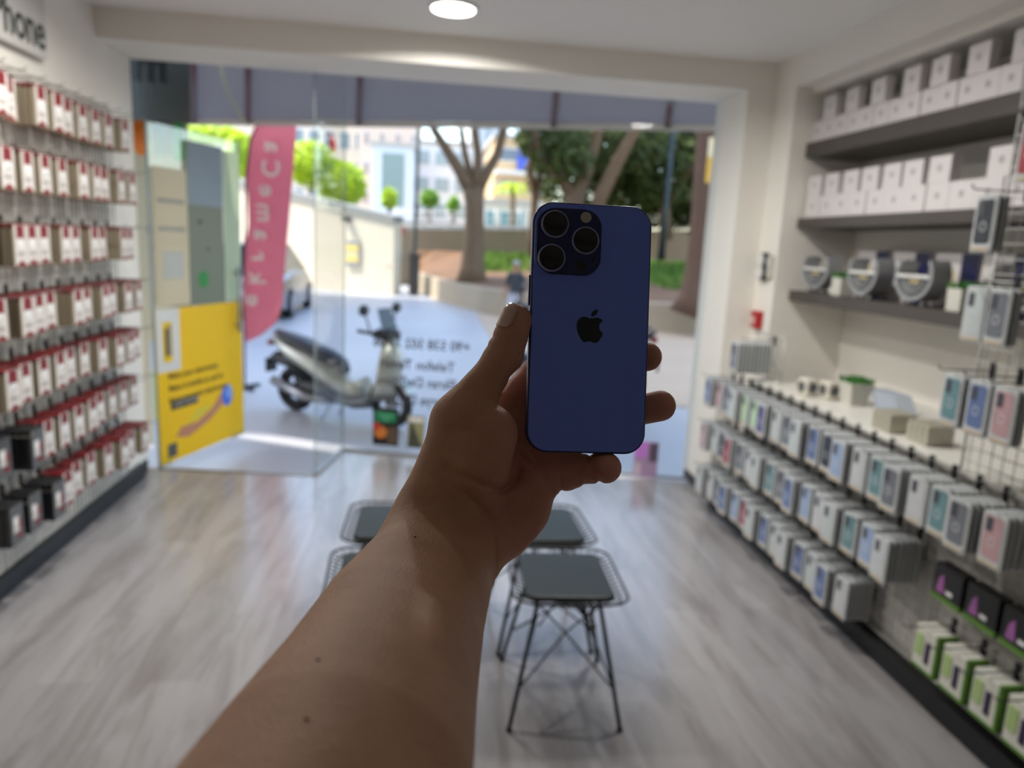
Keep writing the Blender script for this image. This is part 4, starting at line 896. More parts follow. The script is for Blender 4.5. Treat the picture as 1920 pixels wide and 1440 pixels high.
def scooter(label, loc, rz, body=SIL):
    t = thing('scooter', label, 'scooter', loc, rz)
    wheel('rear_wheel', -.65, .26, t, .062); wheel('front_wheel', .68, .26, t, .055)
    a = MB(); loft(a, [(-.98, .86, .02, .02), (-.9, .80, .09, .05), (-.7, .70, .14, .09), (-.4, .60, .16, .12), (-.15, .50, .15, .14), (.05, .40, .13, .12), (.2, .36, .12, .10), (.34, .40, .10, .12)], body); a.build('rear_cowl', t)
    s = MB(); loft(s, [(-.92, .90, .05, .02), (-.75, .86, .12, .045), (-.5, .80, .14, .06), (-.35, .74, .13, .065), (-.15, .69, .12, .07), (.02, .62, .10, .06), (.08, .56, .06, .04)], SEATM); s.build('seat', t)
    e = MB(); loft(e, [(-.66, .26, .08, .07), (-.5, .28, .10, .12), (-.2, .28, .11, .13), (.05, .26, .10, .09)], DKP); e.ball((-.62, .09, .36), (.14, .05, .14), DKP); e.build('engine', t)
    x_ = MB(); x_.tube([(-.1, -.12, .2), (-.4, -.15, .22), (-.85, -.16, .36)], [.03, .05, .055], ALU, 10); x_.build('exhaust', t)
    mf = MB(); loft(mf, [(-1.02, .56, .06, .03), (-.92, .60, .09, .07), (-.7, .57, .10, .08), (-.45, .48, .12, .10)], DKP); mf.bb((-1.04, -.08, .42), (-1.01, .08, .58), DKP); mf.build('rear_mudguard', t)
    tl = MB().bb((-1.0, -.09, .74), (-.93, .09, .80), mat('tail_lamp_red', (130, 30, 30), .3)).build('tail_lamp', t, .01)
    lf = MB(); loft(lf, [(.02, .24, .13, .06), (.25, .22, .15, .07), (.42, .26, .14, .08), (.50, .36, .14, .10)], SLT); lf.build('floor_board', t)
    ls_ = MB(); n2 = 16; secs_ = [(.30, .52, .20, .13), (.42, .58, .20, .15), (.55, .62, .17, .18), (.68, .64, .15, .19), (.80, .65, .13, .17), (.90, .64, .12, .13), (.97, .62, .10, .09)]; vs = []
    for z, xc, hx, hy in secs_:
        for k in range(n2):
            q = 2*PI*k/n2; cx_ = math.cos(q); vs.append((xc+hx*(cx_ if cx_ > 0 else cx_*.45), hy*math.sin(q)*(1-.35*max(0, cx_)), z))
    ls_.add(vs, [(i*n2+k, i*n2+(k+1) % n2, (i+1)*n2+(k+1) % n2, (i+1)*n2+k) for i in range(len(secs_)-1) for k in range(n2)], body, True); ls_.add(vs[:n2], [tuple(range(n2))], DKP); ls_.add(vs[-n2:], [tuple(range(n2))[::-1]], DKP); o = ls_.build('front_shield', t)
    hl_ = MB(); hl_.ball((.80, 0, .74), (.05, .10, .05), mat('headlamp_glass', (210, 216, 224), .1), 12, 8); hl_.build('headlamp', t)
    fm = MB(); arc_band(fm, .27, .29, -.07, .07, 20, 150, body, 16, 0, 0); of = fm.build('front_mudguard', t); of.rotation_euler = (0, 0, PI/2); of.location = (.68, 0, .26)
    MB().tube([(.68, -.07, .26), (.60, -.06, .60)], .022, ALU, 8).tube([(.68, .07, .26), (.60, .06, .60)], .022, ALU, 8).build('fork', t)
    hb = MB(); hb.tube([(.48, -.34, 1.06), (.56, -.16, 1.02), (.60, 0, 1.0), (.56, .16, 1.02), (.48, .34, 1.06)], .018, DKP, 8); loft(hb, [(.48, 1.0, .10, .05), (.60, 1.02, .16, .07), (.70, 1.0, .12, .06)], DKP); hb.build('handlebar', t)
    ws = MB(); ws.add([(.66, -.14, 1.0), (.66, .14, 1.0), (.56, .12, 1.28), (.56, -.12, 1.28)], [(0, 1, 2, 3)], mat('windscreen_smoke', (60, 62, 66), .2)); ws.build('windscreen', t)
    for s_ in (-1, 1):
        mr = MB(); mr.tube([(.54, s_*.2, 1.03), (.52, s_*.26, 1.22)], .009, DKP, 6); mr.ball((.52, s_*.29, 1.27), (.025, .085, .06), DKP, 12, 8); mo = mr.build('mirror', t)
        MB().disc((.494, s_*.29, 1.27), (1, 0, 0), .045, .004, mat('mirror_glass', (190, 210, 235), .05, .9), 14).build('mirror_glass', mo)
        MB().tube([(-.05, s_*.10, .2), (-.12, s_*.16, .02), (-.16, s_*.17, .01)], .014, ALU, 6).build('stand_leg', t)
    return t
sc1 = scooter('silver scooter with a dark seat parked on its stand on the pavement', (-.74, 7.16, -.13), math.radians(-33)); sc1.scale = (.87, .87, .87)
scooter('dark scooter parked on the right, almost hidden by the phone and hand', (1.72, 8.35, -.13), math.radians(160), DKP)
CARM = mat('car_silver', (150, 150, 148), .25, .6, var=.02); CGL = mat('car_glass', (40, 46, 52), .1)
car = thing('car', 'silver hatchback parked on the street behind the pink flag', 'car', (-3.55, 15.2, -.13))
secs = [(0, .30, .75, .18, .78), (.12, .22, .84, .2, .92), (.9, .18, .87, .2, .98), (1.8, .18, .88, .2, .98), (3.2, .18, .87, .2, .92), (4.0, .22, .82, .2, .74), (4.15, .32, .7, .25, .6)]
cb_ = MB(); vs = []; fs = []
for y, z0, hw, _, z1 in secs: vs += [(-hw, y, z0), (-hw, y, z1-.12), (-hw+.1, y, z1), (hw-.1, y, z1), (hw, y, z1-.12), (hw, y, z0)]
for i in range(len(secs)-1):
    for k in range(6): fs.append((6*i+k, 6*i+(k+1) % 6, 6*i+6+(k+1) % 6, 6*i+6+k))
cb_.add(vs, fs, CARM, True); cb_.add(vs[:6], [tuple(range(6))], CARM); cb_.add(vs[-6:], [tuple(range(6))[::-1]], CARM); cb_.build('body', car, .03)
cg = MB(); vs = []
for y, hw, z in ((.10, .76, .95), (.55, .60, 1.46), (2.3, .60, 1.48), (3.1, .76, .95)): vs += [(-hw, y, z), (hw, y, z)]
vs2 = [(-.80, .05, .93), (.80, .05, .93), (.80, 3.2, .92), (-.80, 3.2, .92), (-.60, .50, 1.44), (.60, .50, 1.44), (.60, 2.3, 1.46), (-.60, 2.3, 1.46)]
cg.add(vs2, [(0, 1, 5, 4), (1, 2, 6, 5), (2, 3, 7, 6), (3, 0, 4, 7)], CGL); cg.build('windows', car)
MB().prism(rrect(1.24, 1.86, .1, 3), 1.44, 1.50, CARM).build('roof', car, .02, loc=(0, 1.4, 0))
for sx in (-1, 1):
    for y in (.75, 3.35):
        o = MB().disc((sx*.80, y, .31), (1, 0, 0), .31, .2, TYRE, 24).build('wheel', car, .03); MB().disc((sx*.905, y, .31), (1, 0, 0), .19, .02, ALU, 20).build('wheel_rim', o)
    MB().bb((sx*.62-.16, -.02, .66), (sx*.62+.16, .06, .80), mat('tail_lamp_red', (130, 30, 30), .3)).build('tail_lamp', car, .01)
MB().bb((-.25, -.03, .48), (.25, .02, .60), WHITE).build('number_plate', car)

# ---------------------------------------------------------------- smartphone held up in the hand
VM = Matrix(((RT.x, UP.x, FW.x, EYE.x), (RT.y, UP.y, FW.y, EYE.y), (RT.z, UP.z, FW.z, EYE.z), (0, 0, 0, 1)))   # local frame of the raised forearm: x right, y up, z away
def H(px, py, Z): return Vector(((px-960)/F*Z, -(py-720)/F*Z, Z))
PHB = mat('phone_back_blue', (112, 136, 232), .33, var=0, spec=.5); PHF = mat('phone_frame_blue', (66, 72, 108), .28, .8, var=0); PGB = mat('camera_glass_navy', (24, 32, 84), .12, var=0)
LNB = mat('lens_black', (6, 6, 9), .06, var=0); LNR = mat('lens_ring_blue', (150, 150, 192), .4, .3, var=0); FLS = mat('flash_diffuser', (176, 166, 150), .35, var=.1, scale=400); EMB = mat('emblem_gloss', (12, 22, 26), .2, var=0); SCR = mat('screen_black', (8, 8, 10), .08, var=0); DBL = mat('plateau_edge_blue', (24, 30, 74), .15, var=0)
ph = thing('smartphone', 'dark blue smartphone with three rear lenses held upright in the raised hand', 'phone')
yaw_p, roll_p = math.radians(5.5), math.radians(-1.9)
pc = H(1103, 617, .4405)
xr = Vector((math.cos(yaw_p), 0, math.sin(yaw_p))); zr = Vector((-math.sin(yaw_p), 0, math.cos(yaw_p))); yr = Vector((0, 1, 0))
Rz = Matrix.Rotation(roll_p, 3, zr); xr = Rz @ xr; yr = Rz @ yr
Rp = Matrix((xr, yr, zr)).transposed()        # local: x right, y up, z away from the viewer (screen side)
ph.matrix_world = VM @ (Matrix.Translation(pc) @ Rp.to_4x4())
PW, PH_, PT = .0715, .1476, .0083
b = MB(); b.prism(rrect(PW, PH_, .0125, 12), -PT/2, PT/2, PHF, 'z', True); b.build('frame', ph, .0013)
b = MB(); b.prism(rrect(PW-.0022, PH_-.0022, .0116, 12), -PT/2-.0004, -PT/2+.0006, PHB, 'z'); b.build('back_glass', ph, .0003)
b = MB(); b.prism(rrect(PW-.002, PH_-.002, .0116, 12), PT/2-.0002, PT/2+.0004, SCR, 'z'); b.build('screen', ph)
# camera plateau
cx, cy = -.0143, .0503
b = MB(); b.prism([(x+cx, y+cy) for x, y in rrect(.0405, .0410, .0115, 10)], -PT/2-.0010, -PT/2, PHB, 'z'); b.prism([(x+cx, y+cy) for x, y in rrect(.0385, .0390, .0108, 10)], -PT/2-.0020, -PT/2-.0006, DBL, 'z'); b.prism([(x+cx, y+cy) for x, y in rrect(.0362, .0367, .0100, 10)], -PT/2-.0023, -PT/2-.0008, PGB, 'z')
plat = b.build('camera_plateau', ph, .0006)
zt = -PT/2-.0023
for (lx, ly) in ((-.0232, .0597), (-.0246, .0400), (-.0050, .0510)):
    b = MB(); b.tube([(lx, ly, zt), (lx, ly, zt-.0026)], [.0082, .0080], LNR, 40, True)
    lo_ = b.build('lens', plat, .0003)
    b.__init__(); b.disc((lx, ly, zt-.0026), (0, 0, 1), .0072, .0006, LNB, 40); b.ball((lx, ly, zt-.0024), (.0068, .0068, .0012), LNB, 24, 8); b.build('lens_glass', plat)
b = MB(); b.disc((-.0048, .0649, zt-.0001), (0, 0, 1), .0032, .0006, FLS, 24); b.build('flash', plat)
b = MB(); b.disc((-.0067, .0361, zt), (0, 0, 1), .0030, .0004, mat('sensor_brown', (34, 28, 30), .2, var=0), 24); b.build('sensor', plat)
b = MB(); b.disc((.0002, .0395, zt), (0, 0, 1), .0006, .0004, LNB, 10); b.build('microphone', plat)
# emblem: bitten fruit with a leaf
def bez(p0, p1, p2, p3, n=10): return [tuple((1-t)**3*p0[k]+3*(1-t)**2*t*p1[k]+3*(1-t)*t*t*p2[k]+t**3*p3[k] for k in (0, 1)) for t in [i/n for i in range(n)]]
EMO = [(646, 959), (683, 954), (704, 951), (728, 958), (747, 977), (730, 988), (720, 1005), (721, 1025), (727, 1048), (748, 1069), (740, 1095), (722, 1123), (707, 1139), (692, 1144), (672, 1139), (656, 1133), (640, 1134), (620, 1139), (604, 1138), (588, 1124), (570, 1098), (556, 1068), (549, 1035), (549, 1003), (558, 976), (578, 956), (600, 949), (622, 951)]
EML = [(706, 891), (704, 912), (692, 932), (672, 943), (656, 943), (657, 925), (670, 905), (688, 895)]
def emb(pts):   # crop pixels of the emblem -> phone face millimetres, smoothed
    q = [((x-649)/4/F*.4345/1.0, -(y-1027)/4/F*.4345) for x, y in pts]; out = []
    n = len(q)
    for i in range(n):
        p0, p1, p2, p3 = q[i-1], q[i], q[(i+1) % n], q[(i+2) % n]
        for t in (0, .33, .66):
            out.append(tuple(.5*((2*p1[k])+(-p0[k]+p2[k])*t+(2*p0[k]-5*p1[k]+4*p2[k]-p3[k])*t*t+(-p0[k]+3*p1[k]-3*p2[k]+p3[k])*t**3) for k in (0, 1)))
    return out
b = MB()
for pts in (EMO, EML): b.prism([(x, y+.0007) for x, y in emb(pts)], -PT/2-.00055, -PT/2-.0002, EMB, 'z')
b.build('fruit_emblem', ph)
b = MB(); b.prism(rrect(.0016, .018, .0006, 3), -.0016, .0016, PHF, 'z'); o = b.build('side_button', ph, .0003); o.location = (-PW/2-.0002, .0215, 0)
b = MB(); b.prism(rrect(.0016, .010, .0006, 3), -.0016, .0016, PHF, 'z'); o = b.build('side_button', ph, .0003); o.location = (-PW/2-.0002, .0015, 0)

# ---------------------------------------------------------------- hand and forearm: one continuous surface from a distance field
def surface_nets(D, org, vx):
    nx, ny, nz = D.shape; ins = D < 0
    c = np.zeros((nx-1, ny-1, nz-1), np.int8)
    for i in (0, 1):
        for j in (0, 1):
            for k in (0, 1): c += ins[i:nx-1+i, j:ny-1+j, k:nz-1+k]
    act = (c > 0) & (c < 8); idx = -np.ones(act.shape, np.int64); cells = np.argwhere(act); idx[act] = np.arange(len(cells))
    acc = np.zeros((len(cells), 3)); cnt = np.zeros(len(cells))
    X, Y, Z = cells.T
    for a in range(3):
        e = np.zeros(3, int); e[a] = 1
        o1, o2 = [q for q in range(3) if q != a]
        for u in (0, 1):
            for v in (0, 1):
                s = np.zeros(3, int); s[o1] = u; s[o2] = v; t = s+e
                d0 = D[X+s[0], Y+s[1], Z+s[2]]; d1 = D[X+t[0], Y+t[1], Z+t[2]]; m = (d0 < 0) != (d1 < 0)
                f = np.where(m, d0/np.where(m, d0-d1, 1), 0)
                for q in range(3): acc[:, q] += np.where(m, s[q]+(f if q == a else 0), 0)
                cnt += m
    V = (cells+acc/cnt[:, None])*vx+np.array(org)
    Fc = []
    for a in range(3):
        o1, o2 = [(1, 2), (2, 0), (0, 1)][a]
        sl0 = [slice(1, -1)]*3; sl1 = [slice(1, -1)]*3; sl0[a] = slice(0, -1); sl1[a] = slice(1, None)
        A = ins[tuple(sl0)]; B = ins[tuple(sl1)]; base = np.ones(3, int); base[a] = 0
        for m, flip in ((A & ~B, 0), (~A & B, 1)):
            g = np.argwhere(m)+base
            def cid(du, dv):
                h = g.copy(); h[:, o1] -= du; h[:, o2] -= dv; return idx[h[:, 0], h[:, 1], h[:, 2]]
            q = np.stack([cid(1, 1), cid(0, 1), cid(0, 0), cid(1, 0)], 1)
            if flip: q = q[:, ::-1]
            Fc.append(q)
    return V, np.concatenate(Fc)
PR = []   # groups of round cones: ([(a, ra, b, rb), ...], k); hard union inside a group, smooth union between groups
def run(pts, k): PR.append(([(np.array(p), r0/1000, np.array(q), r1/1000) for (p, r0), (q, r1) in zip(pts[:-1], pts[1:])], k))
def chain(pts, k=.005): run([(H(*p[:3]), p[3]) for p in pts], k)
# forearm
A1, A2 = H(783, 1020, .425), H(862, 1058, .425)
B1, B2 = H(706, 1152, .357), H(802, 1178, .357)
C1, C2 = H(654, 1296, .292), H(742, 1316, .292)
D1, D2 = H(566, 1462, .236), H(690, 1490, .236)
E1, E2 = Vector((-.088, -.158, .05)), Vector((-.060, -.166, .05))
run([(A1, 20.5), (B1, 27), (C1, 31), (D1, 32.5), (E1, 35)], .012); run([(A2, 20.5), (B2, 27), (C2, 31), (D2, 32.5), (E2, 35)], .012)
run([((A1+A2)/2, 19.5), ((B1+B2)/2, 29), ((C1+C2)/2, 34), ((D1+D2)/2, 36), ((E1+E2)/2, 38), (Vector((-.12, -.30, -.10)), 44)], .014)
# wrist to palm
chain([(806, 968, .440, 20), (826, 905, .440, 18.5), (843, 840, .437, 15.5), (857, 790, .437, 15)], .010)   # radial side
chain([(783, 1020, .425, 20.5), (806, 968, .440, 20)], .010)
chain([(862, 1058, .425, 20), (905, 1010, .447, 17.5), (958, 968, .452, 16.5), (1000, 915, .456, 14), (1030, 886, .458, 12)], .009)   # ulnar side
chain([(862, 1030, .430, 18), (945, 1000, .448, 15), (985, 960, .453, 14)], .009)
chain([(840, 990, .440, 18), (930, 900, .458, 15), (1010, 820, .476, 11)], .010)
chain([(840, 960, .442, 17), (920, 850, .462, 14), (1010, 765, .478, 10.5)], .010)
chain([(835, 940, .444, 17), (900, 810, .460, 13), (995, 712, .478, 10.5)], .010)
# thenar mound
chain([(850, 930, .438, 17.5), (896, 868, .433, 19.3), (914, 814, .434, 17.8), (885, 780, .435, 14.5)], .012)
# thumb
chain([(857, 792, .437, 15.2), (886, 750, .437, 13.2), (921, 705, .436, 11.4), (944, 668, .4345, 10.6)], .005)
chain([(944, 668, .4345, 10.6), (957, 632, .4335, 10.4), (969, 599, .4335, 8.9)], .004)
chain([(1000, 880, .462, 14), (1040, 872, .460, 12.5), (1075, 874, .458, 9.5)], .006)
# fingers
def finger(pts): chain(pts, .0022)
finger([(1010, 820, .476, 11), (1080, 796, .4745, 10), (1130, 784, .470, 9.8), (1195, 770, .4625, 9.4), (1238, 761, .4600, 9.6)])
finger([(1010, 765, .478, 10.5), (1075, 710, .474, 9.6), (1120, 690, .468, 9.2), (1180, 675, .461, 8.8), (1214, 669, .4592, 8.9)])
finger([(995, 712, .478, 10.5), (1045, 650, .474, 9.4), (1085, 600, .467, 8.6), (1120, 560, .460, 8.0)])
finger([(1026, 888, .459, 13), (1062, 887, .4565, 11.0), (1098, 879, .4520, 9.2), (1136, 877, .4430, 9.4)])
vx = .0013; lo_b = np.array((-.165, -.245, -.005)); hi_b = np.array((.118, .065, .495))
dims = np.ceil((hi_b-lo_b)/vx).astype(int)
D = np.full(dims, .05, np.float32)
for segs, k in PR:
    mn = np.min([np.minimum(a, b)-max(ra, rb) for a, ra, b, rb in segs], 0)-.022; mxx = np.max([np.maximum(a, b)+max(ra, rb) for a, ra, b, rb in segs], 0)+.022
    l = np.maximum(((mn-lo_b)/vx).astype(int), 0); h = np.minimum(((mxx-lo_b)/vx).astype(int)+1, dims)
    if (h <= l).any(): continue
    gx = (lo_b[0]+vx*np.arange(l[0], h[0], dtype=np.float32))[:, None, None]; gy = (lo_b[1]+vx*np.arange(l[1], h[1], dtype=np.float32))[None, :, None]; gz = (lo_b[2]+vx*np.arange(l[2], h[2], dtype=np.float32))[None, None, :]
    d = None
    for a, ra, b, rb in segs:
        ab = b-a; t = np.clip(((gx-a[0])*ab[0]+(gy-a[1])*ab[1]+(gz-a[2])*ab[2])/float(ab@ab), 0, 1)
        e = np.sqrt((gx-a[0]-t*ab[0])**2+(gy-a[1]-t*ab[1])**2+(gz-a[2]-t*ab[2])**2)-(ra+(rb-ra)*t); d = e if d is None else np.minimum(d, e)
    s = D[l[0]:h[0], l[1]:h[1], l[2]:h[2]]; hh = np.maximum(k-np.abs(s-d), 0)/k
    D[l[0]:h[0], l[1]:h[1], l[2]:h[2]] = np.minimum(s, d)-hh*hh*k*.25
for ax in range(3):
    sl = [slice(None)]*3; sl[ax] = 0; D[tuple(sl)] = .01; sl[ax] = -1; D[tuple(sl)] = .01
# skin folds: thin grooves where the palm, thumb and wrist crease
CREASE = [([(839, 875), (862, 890), (882, 899), (910, 912), (943, 919), (962, 908), (974, 885)], 1.5, 2.2), ([(815, 890), (861, 924), (901, 948), (922, 976), (931, 1000)], .8, 1.5), ([(867, 920), (910, 965), (927, 1003), (930, 1050), (924, 1085)], 1.0, 1.6),
          ([(1052, 860), (1050, 895), (1054, 930)], 1.1, 1.2), ([(1081, 863), (1084, 885), (1096, 912)], .7, 1.1), ([(1106, 852), (1108, 872), (1118, 892), (1127, 910)], 1.3, 1.3),
          ([(974, 850), (990, 868), (1014, 884), (1035, 921)], 1.0, 1.6), ([(995, 848), (1020, 884), (1028, 900)], .7, 1.3),
          ([(903, 628), (922, 631), (942, 634)], .5, 1.1), ([(900, 646), (920, 650), (938, 652)], .5, 1.1), ([(971, 667), (962, 692), (944, 722), (938, 730)], 1.3, 1.8),
          ([(882, 759), (900, 755), (925, 749)], .35, 1.1), ([(940, 725), (946, 745), (971, 771)], .7, 1.3), ([(870, 788), (900, 782), (931, 776)], .35, 1.1), ([(975, 690), (968, 700), (958, 705)], .6, 1.2)]
V, Fq = None, None
l = np.maximum(((np.array((-.07, -.15, .38))-lo_b)/vx).astype(int), 0)
gx = (lo_b[0]+vx*np.arange(l[0], dims[0], dtype=np.float32))[:, None, None]; gy = (lo_b[1]+vx*np.arange(l[1], dims[1], dtype=np.float32))[None, :, None]; gz = (lo_b[2]+vx*np.arange(l[2], dims[2], dtype=np.float32))[None, None, :]
sub = D[l[0]:, l[1]:, l[2]:]; near = np.abs(sub) < .004; ii = np.argwhere(near)
Xp = lo_b[0]+vx*(l[0]+ii[:, 0]); Yp = lo_b[1]+vx*(l[1]+ii[:, 1]); Zp = lo_b[2]+vx*(l[2]+ii[:, 2])
mx_, my_ = Xp/Zp*.44, Yp/Zp*.44; add = np.zeros(len(ii))
for pts, dep, wdt in CREASE:
    best = np.full(len(ii), 9.)
    q = [((x-960)/F*.44, -(y-720)/F*.44) for x, y in pts]
    for (x0, y0), (x1, y1) in zip(q[:-1], q[1:]):
        ex, ey = x1-x0, y1-y0; t = np.clip(((mx_-x0)*ex+(my_-y0)*ey)/(ex*ex+ey*ey), 0, 1); best = np.minimum(best, np.hypot(mx_-x0-t*ex, my_-y0-t*ey))
    add = np.maximum(add, 1.35*dep/1000*np.exp(-(best/(wdt/1000))**2))
sub[near] += add.astype(np.float32)
V, Fq = surface_nets(D, lo_b, vx)
me = bpy.data.meshes.new('person'); me.from_pydata(V.tolist(), [], Fq.tolist()); me.update(); me.polygons.foreach_set('use_smooth', [True]*len(Fq))
at_ = me.attributes.new('palm', 'FLOAT', 'POINT'); pcs = [H(1010, 860, .46), H(940, 850, .43), H(960, 990, .45), H(1240, 760, .46), H(1225, 668, .46), H(1140, 882, .44), H(985, 700, .46), H(1100, 640, .47)]
vv = np.zeros(len(V))
for q, rr in zip(pcs, (.034, .020, .028, .016, .014, .014, .02, .06)): vv = np.maximum(vv, np.exp(-(np.linalg.norm(V-np.array(q), axis=1)/rr)**2))
at_.data.foreach_set('value', vv.astype(np.float32))
sk = bpy.data.materials.new('skin'); sk.use_nodes = True; n = sk.node_tree; b_ = n.nodes['Principled BSDF']
an_ = n.nodes.new('ShaderNodeAttribute'); an_.attribute_name = 'palm'; mx = n.nodes.new('ShaderNodeMix'); mx.data_type = 'RGBA'; mx.inputs[6].default_value = rgb((196, 148, 116)); mx.inputs[7].default_value = rgb((202, 134, 120))
n.links.new(an_.outputs['Fac'], mx.inputs[0]); tc = n.nodes.new('ShaderNodeTexCoord'); nz = n.nodes.new('ShaderNodeTexNoise'); nz.inputs['Scale'].default_value = 45; nz.inputs['Detail'].default_value = 5; n.links.new(tc.outputs['Object'], nz.inputs['Vector'])
m2 = n.nodes.new('ShaderNodeMix'); m2.data_type = 'RGBA'; m2.blend_type = 'MULTIPLY'; m2.inputs[0].default_value = .5; rp = n.nodes.new('ShaderNodeValToRGB'); rp.color_ramp.elements[0].position = .3; rp.color_ramp.elements[0].color = (.72, .62, .58, 1); rp.color_ramp.elements[1].position = .65; rp.color_ramp.elements[1].color = (1, 1, 1, 1)
n.links.new(nz.outputs[0], rp.inputs[0]); n.links.new(mx.outputs[2], m2.inputs[6]); n.links.new(rp.outputs[0], m2.inputs[7]); n.links.new(m2.outputs[2], b_.inputs['Base Color'])
b_.inputs['Roughness'].default_value = .58; b_.inputs['Subsurface Weight'].default_value = .12; b_.inputs['Subsurface Radius'].default_value = (1, .35, .2); b_.inputs['Subsurface Scale'].default_value = .004
vo = n.nodes.new('ShaderNodeTexVoronoi'); vo.inputs['Scale'].default_value = 900; n.links.new(tc.outputs['Object'], vo.inputs['Vector']); wv = n.nodes.new('ShaderNodeTexNoise'); wv.inputs['Scale'].default_value = 260; wv.inputs['Detail'].default_value = 6; n.links.new(tc.outputs['Object'], wv.inputs['Vector'])
ad_ = n.nodes.new('ShaderNodeMath'); ad_.operation = 'ADD'; n.links.new(vo.outputs['Distance'], ad_.inputs[0]); n.links.new(wv.outputs[0], ad_.inputs[1])
bp = n.nodes.new('ShaderNodeBump'); bp.inputs['Strength'].default_value = .5; bp.inputs['Distance'].default_value = .0005; n.links.new(ad_.outputs[0], bp.inputs['Height']); n.links.new(bp.outputs[0], b_.inputs['Normal'])
me.materials.append(sk); po = bpy.data.objects.new('person', me); col.objects.link(po); po.matrix_world = VM
tag(po, "person's bare forearm and hand reaching in from below, holding up the blue smartphone", 'person')
# thumbnail
NAIL = mat('thumb_nail', (206, 168, 152), .22, var=.04, scale=200, coat=.3)
T0, T1 = H(954, 640, .4335), H(970, 594, .4335); ax_ = (T1-T0).normalized(); nrm = Vector((-.78, .15, -.60)); nrm = (nrm-ax_*nrm.dot(ax_)).normalized(); sid = ax_.cross(nrm)
nb_ = MB(); vs = []; NU, NVv = 9, 9
for i in range(NU):
    u = i/(NU-1); L_ = (T1-T0).length; c0_ = T0+ax_*(L_*.42+u*.0150)
    rad = (10.3+(8.9-10.3)*min(1, .42+u*.9))/1000
    over = max(0, (.42*L_+u*.0150-L_)); rad_e = math.sqrt(max(1e-8, .0089**2-over**2)) if over > 0 else rad
    half = math.radians(46)*(1-.35*abs(2*u-1)**4)
    for j in range(NVv):
        q = half*(2*j/(NVv-1)-1); vs.append(c0_+(nrm*math.cos(q)+sid*math.sin(q))*(rad_e+.00045))
nb_.add(vs, [(i*NVv+j, i*NVv+j+1, (i+1)*NVv+j+1, (i+1)*NVv+j) for i in range(NU-1) for j in range(NVv-1)], NAIL, True)
o = nb_.build('thumbnail', po); so_ = o.modifiers.new('thick', 'SOLIDIFY'); so_.thickness = .0006; so_.offset = 0
# moles
ml = mat('mole_brown', (58, 34, 24), .6, var=0)
V_l = V
def surf(px, py):
    pr = V_l[:, :2]/V_l[:, 2:3]; tx, ty = (px-960)/F, -(py-720)/F; dd_ = np.hypot(pr[:, 0]-tx, pr[:, 1]-ty); c_ = np.argwhere(dd_ < .004)[:, 0]
    return Vector(V_l[c_[np.argmin(V_l[c_, 2])]].tolist()) if len(c_) else None
for px, py in ((779, 1003), (572, 1345), (598, 1235)):
    s_ = surf(px, py)
    if s_: MB().ball(s_, (.0008, .0006, .0005), ml, 8, 6).build('mole', po)
b = MB(); rr = random.Random(3)
for i in range(46):
    s_ = surf(rr.uniform(480, 800), rr.uniform(1010, 1400))
    if s_:
        d_ = Vector((rr.uniform(-.4, .6), -1, -.15)).normalized(); L_ = rr.uniform(.003, .0065); b.tube([s_+Vector((0, 0, .0002)), s_+d_*L_*.5+Vector((0, 0, -.0005)), s_+d_*L_+Vector((0, 0, -.0003))], [.00005, .00004, .00002], ml, 3, False)
b.build('arm_hair', po)['kind'] = 'stuff'

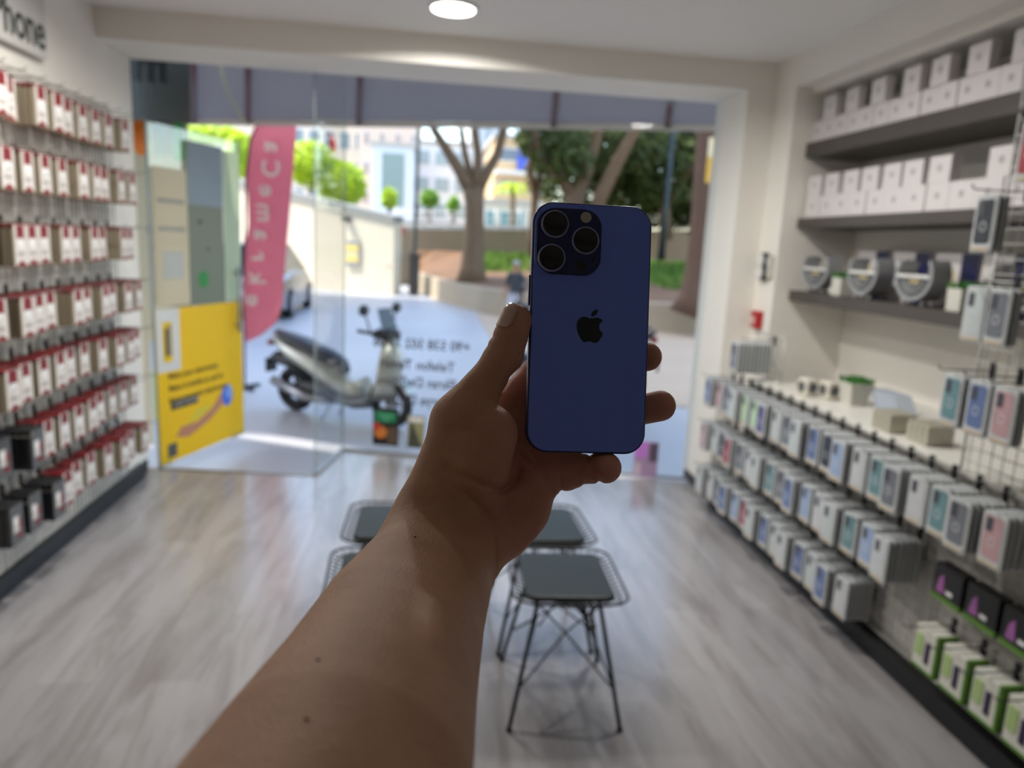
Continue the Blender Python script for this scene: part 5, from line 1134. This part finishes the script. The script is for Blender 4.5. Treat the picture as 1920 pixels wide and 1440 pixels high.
# ---------------------------------------------------------------- passers-by
def walker(label, base, h, rz, shirt, trousers, hair, skin=(176, 124, 96)):
    me = bpy.data.meshes.new('person'); sc_ = h/1.75
    J = {'pel': (0, 0, .95, .13), 'wst': (0, 0, 1.12, .125), 'chs': (0, -.01, 1.33, .15), 'nck': (0, 0, 1.50, .055), 'hd': (0, .02, 1.60, .085), 'top': (0, .02, 1.70, .075),
         'lh': (.09, 0, .88, .095), 'lk': (.10, .10, .48, .065), 'lf': (.10, .02, .08, .045), 'lt': (.11, .16, .04, .04), 'rh': (-.09, 0, .88, .095), 'rk': (-.10, .02, .48, .065), 'rf': (-.10, -.20, .10, .045), 'rt': (-.11, -.08, .03, .04),
         'ls': (.19, 0, 1.42, .06), 'le': (.25, -.06, 1.14, .045), 'lw': (.26, .04, .90, .03), 'la': (.26, .07, .82, .035), 'rs': (-.19, 0, 1.42, .06), 're': (-.25, .04, 1.14, .045), 'rw': (-.26, .14, .92, .03), 'ra': (-.26, .18, .85, .035)}
    keys = list(J); vs = [tuple(c*sc_ for c in J[k][:3]) for k in keys]
    E_ = [('pel', 'wst'), ('wst', 'chs'), ('chs', 'nck'), ('nck', 'hd'), ('hd', 'top'), ('pel', 'lh'), ('lh', 'lk'), ('lk', 'lf'), ('lf', 'lt'), ('pel', 'rh'), ('rh', 'rk'), ('rk', 'rf'), ('rf', 'rt'), ('chs', 'ls'), ('ls', 'le'), ('le', 'lw'), ('lw', 'la'), ('chs', 'rs'), ('rs', 're'), ('re', 'rw'), ('rw', 'ra')]
    me.from_pydata(vs, [(keys.index(a), keys.index(b)) for a, b in E_], []); me.update()
    o = bpy.data.objects.new('person', me); col.objects.link(o)
    md = o.modifiers.new('skin', 'SKIN'); ly = me.skin_vertices[0] if me.skin_vertices else None
    if ly is None:
        bpy.context.view_layer.objects.active = o; bm = bmesh.new(); bm.from_mesh(me); bm.verts.layers.skin.verify(); bm.to_mesh(me); bm.free(); ly = me.skin_vertices[0]
    for i, k in enumerate(keys): ly.data[i].radius = (J[k][3]*sc_,)*2; ly.data[i].use_root = (k == 'pel')
    sb_ = o.modifiers.new('sub', 'SUBSURF'); sb_.levels = 1; sb_.render_levels = 1
    dg = bpy.context.evaluated_depsgraph_get(); m2_ = bpy.data.meshes.new_from_object(o.evaluated_get(dg)); o.modifiers.clear(); o.data = m2_
    ms_ = [mat('walker_skin', skin, .6), mat('cloth_%d_%d_%d' % shirt, shirt, .8), mat('cloth_%d_%d_%d' % trousers, trousers, .8)]
    m2_.materials.clear()
    for q in ms_: m2_.materials.append(q)
    for p in m2_.polygons:
        c = p.center/sc_; p.use_smooth = True
        p.material_index = 0 if (c.z > 1.47 or (abs(c.x) > .2 and c.z < 1.12)) else (1 if c.z > .93 else (2 if c.z > .12 else 2))
    o.location = base; o.rotation_euler = (0, 0, rz); tag(o, label, 'person')
    hr = MB(); hr.ball((0, .0*sc_, 1.68*sc_), (.093*sc_, .10*sc_, .085*sc_), mat('hair_%d' % hair[0], hair, .8), 12, 8); hr.build('hair', o)
    fc = MB(); fc.ball((0, .115*sc_, 1.60*sc_), (.014, .02, .02), ms_[0], 6, 4).ball((.03*sc_, .10*sc_, 1.635*sc_), .010, BLACK, 6, 4).ball((-.03*sc_, .10*sc_, 1.635*sc_), .010, BLACK, 6, 4); fc.build('face', o)
    return o
walker('distant person in brown top and dark trousers walking past the cream wall end', Vector((-.98, 24.0, -.13)), 1.72, 2.0, (128, 112, 96), (52, 54, 64), (50, 44, 40))
walker('short person in dark grey vest and pale shorts walking left of the phone', Vector((2.03, 16.0, -.25)), 1.52, 2.6, (66, 68, 74), (206, 206, 220), (168, 160, 158), (196, 120, 100))
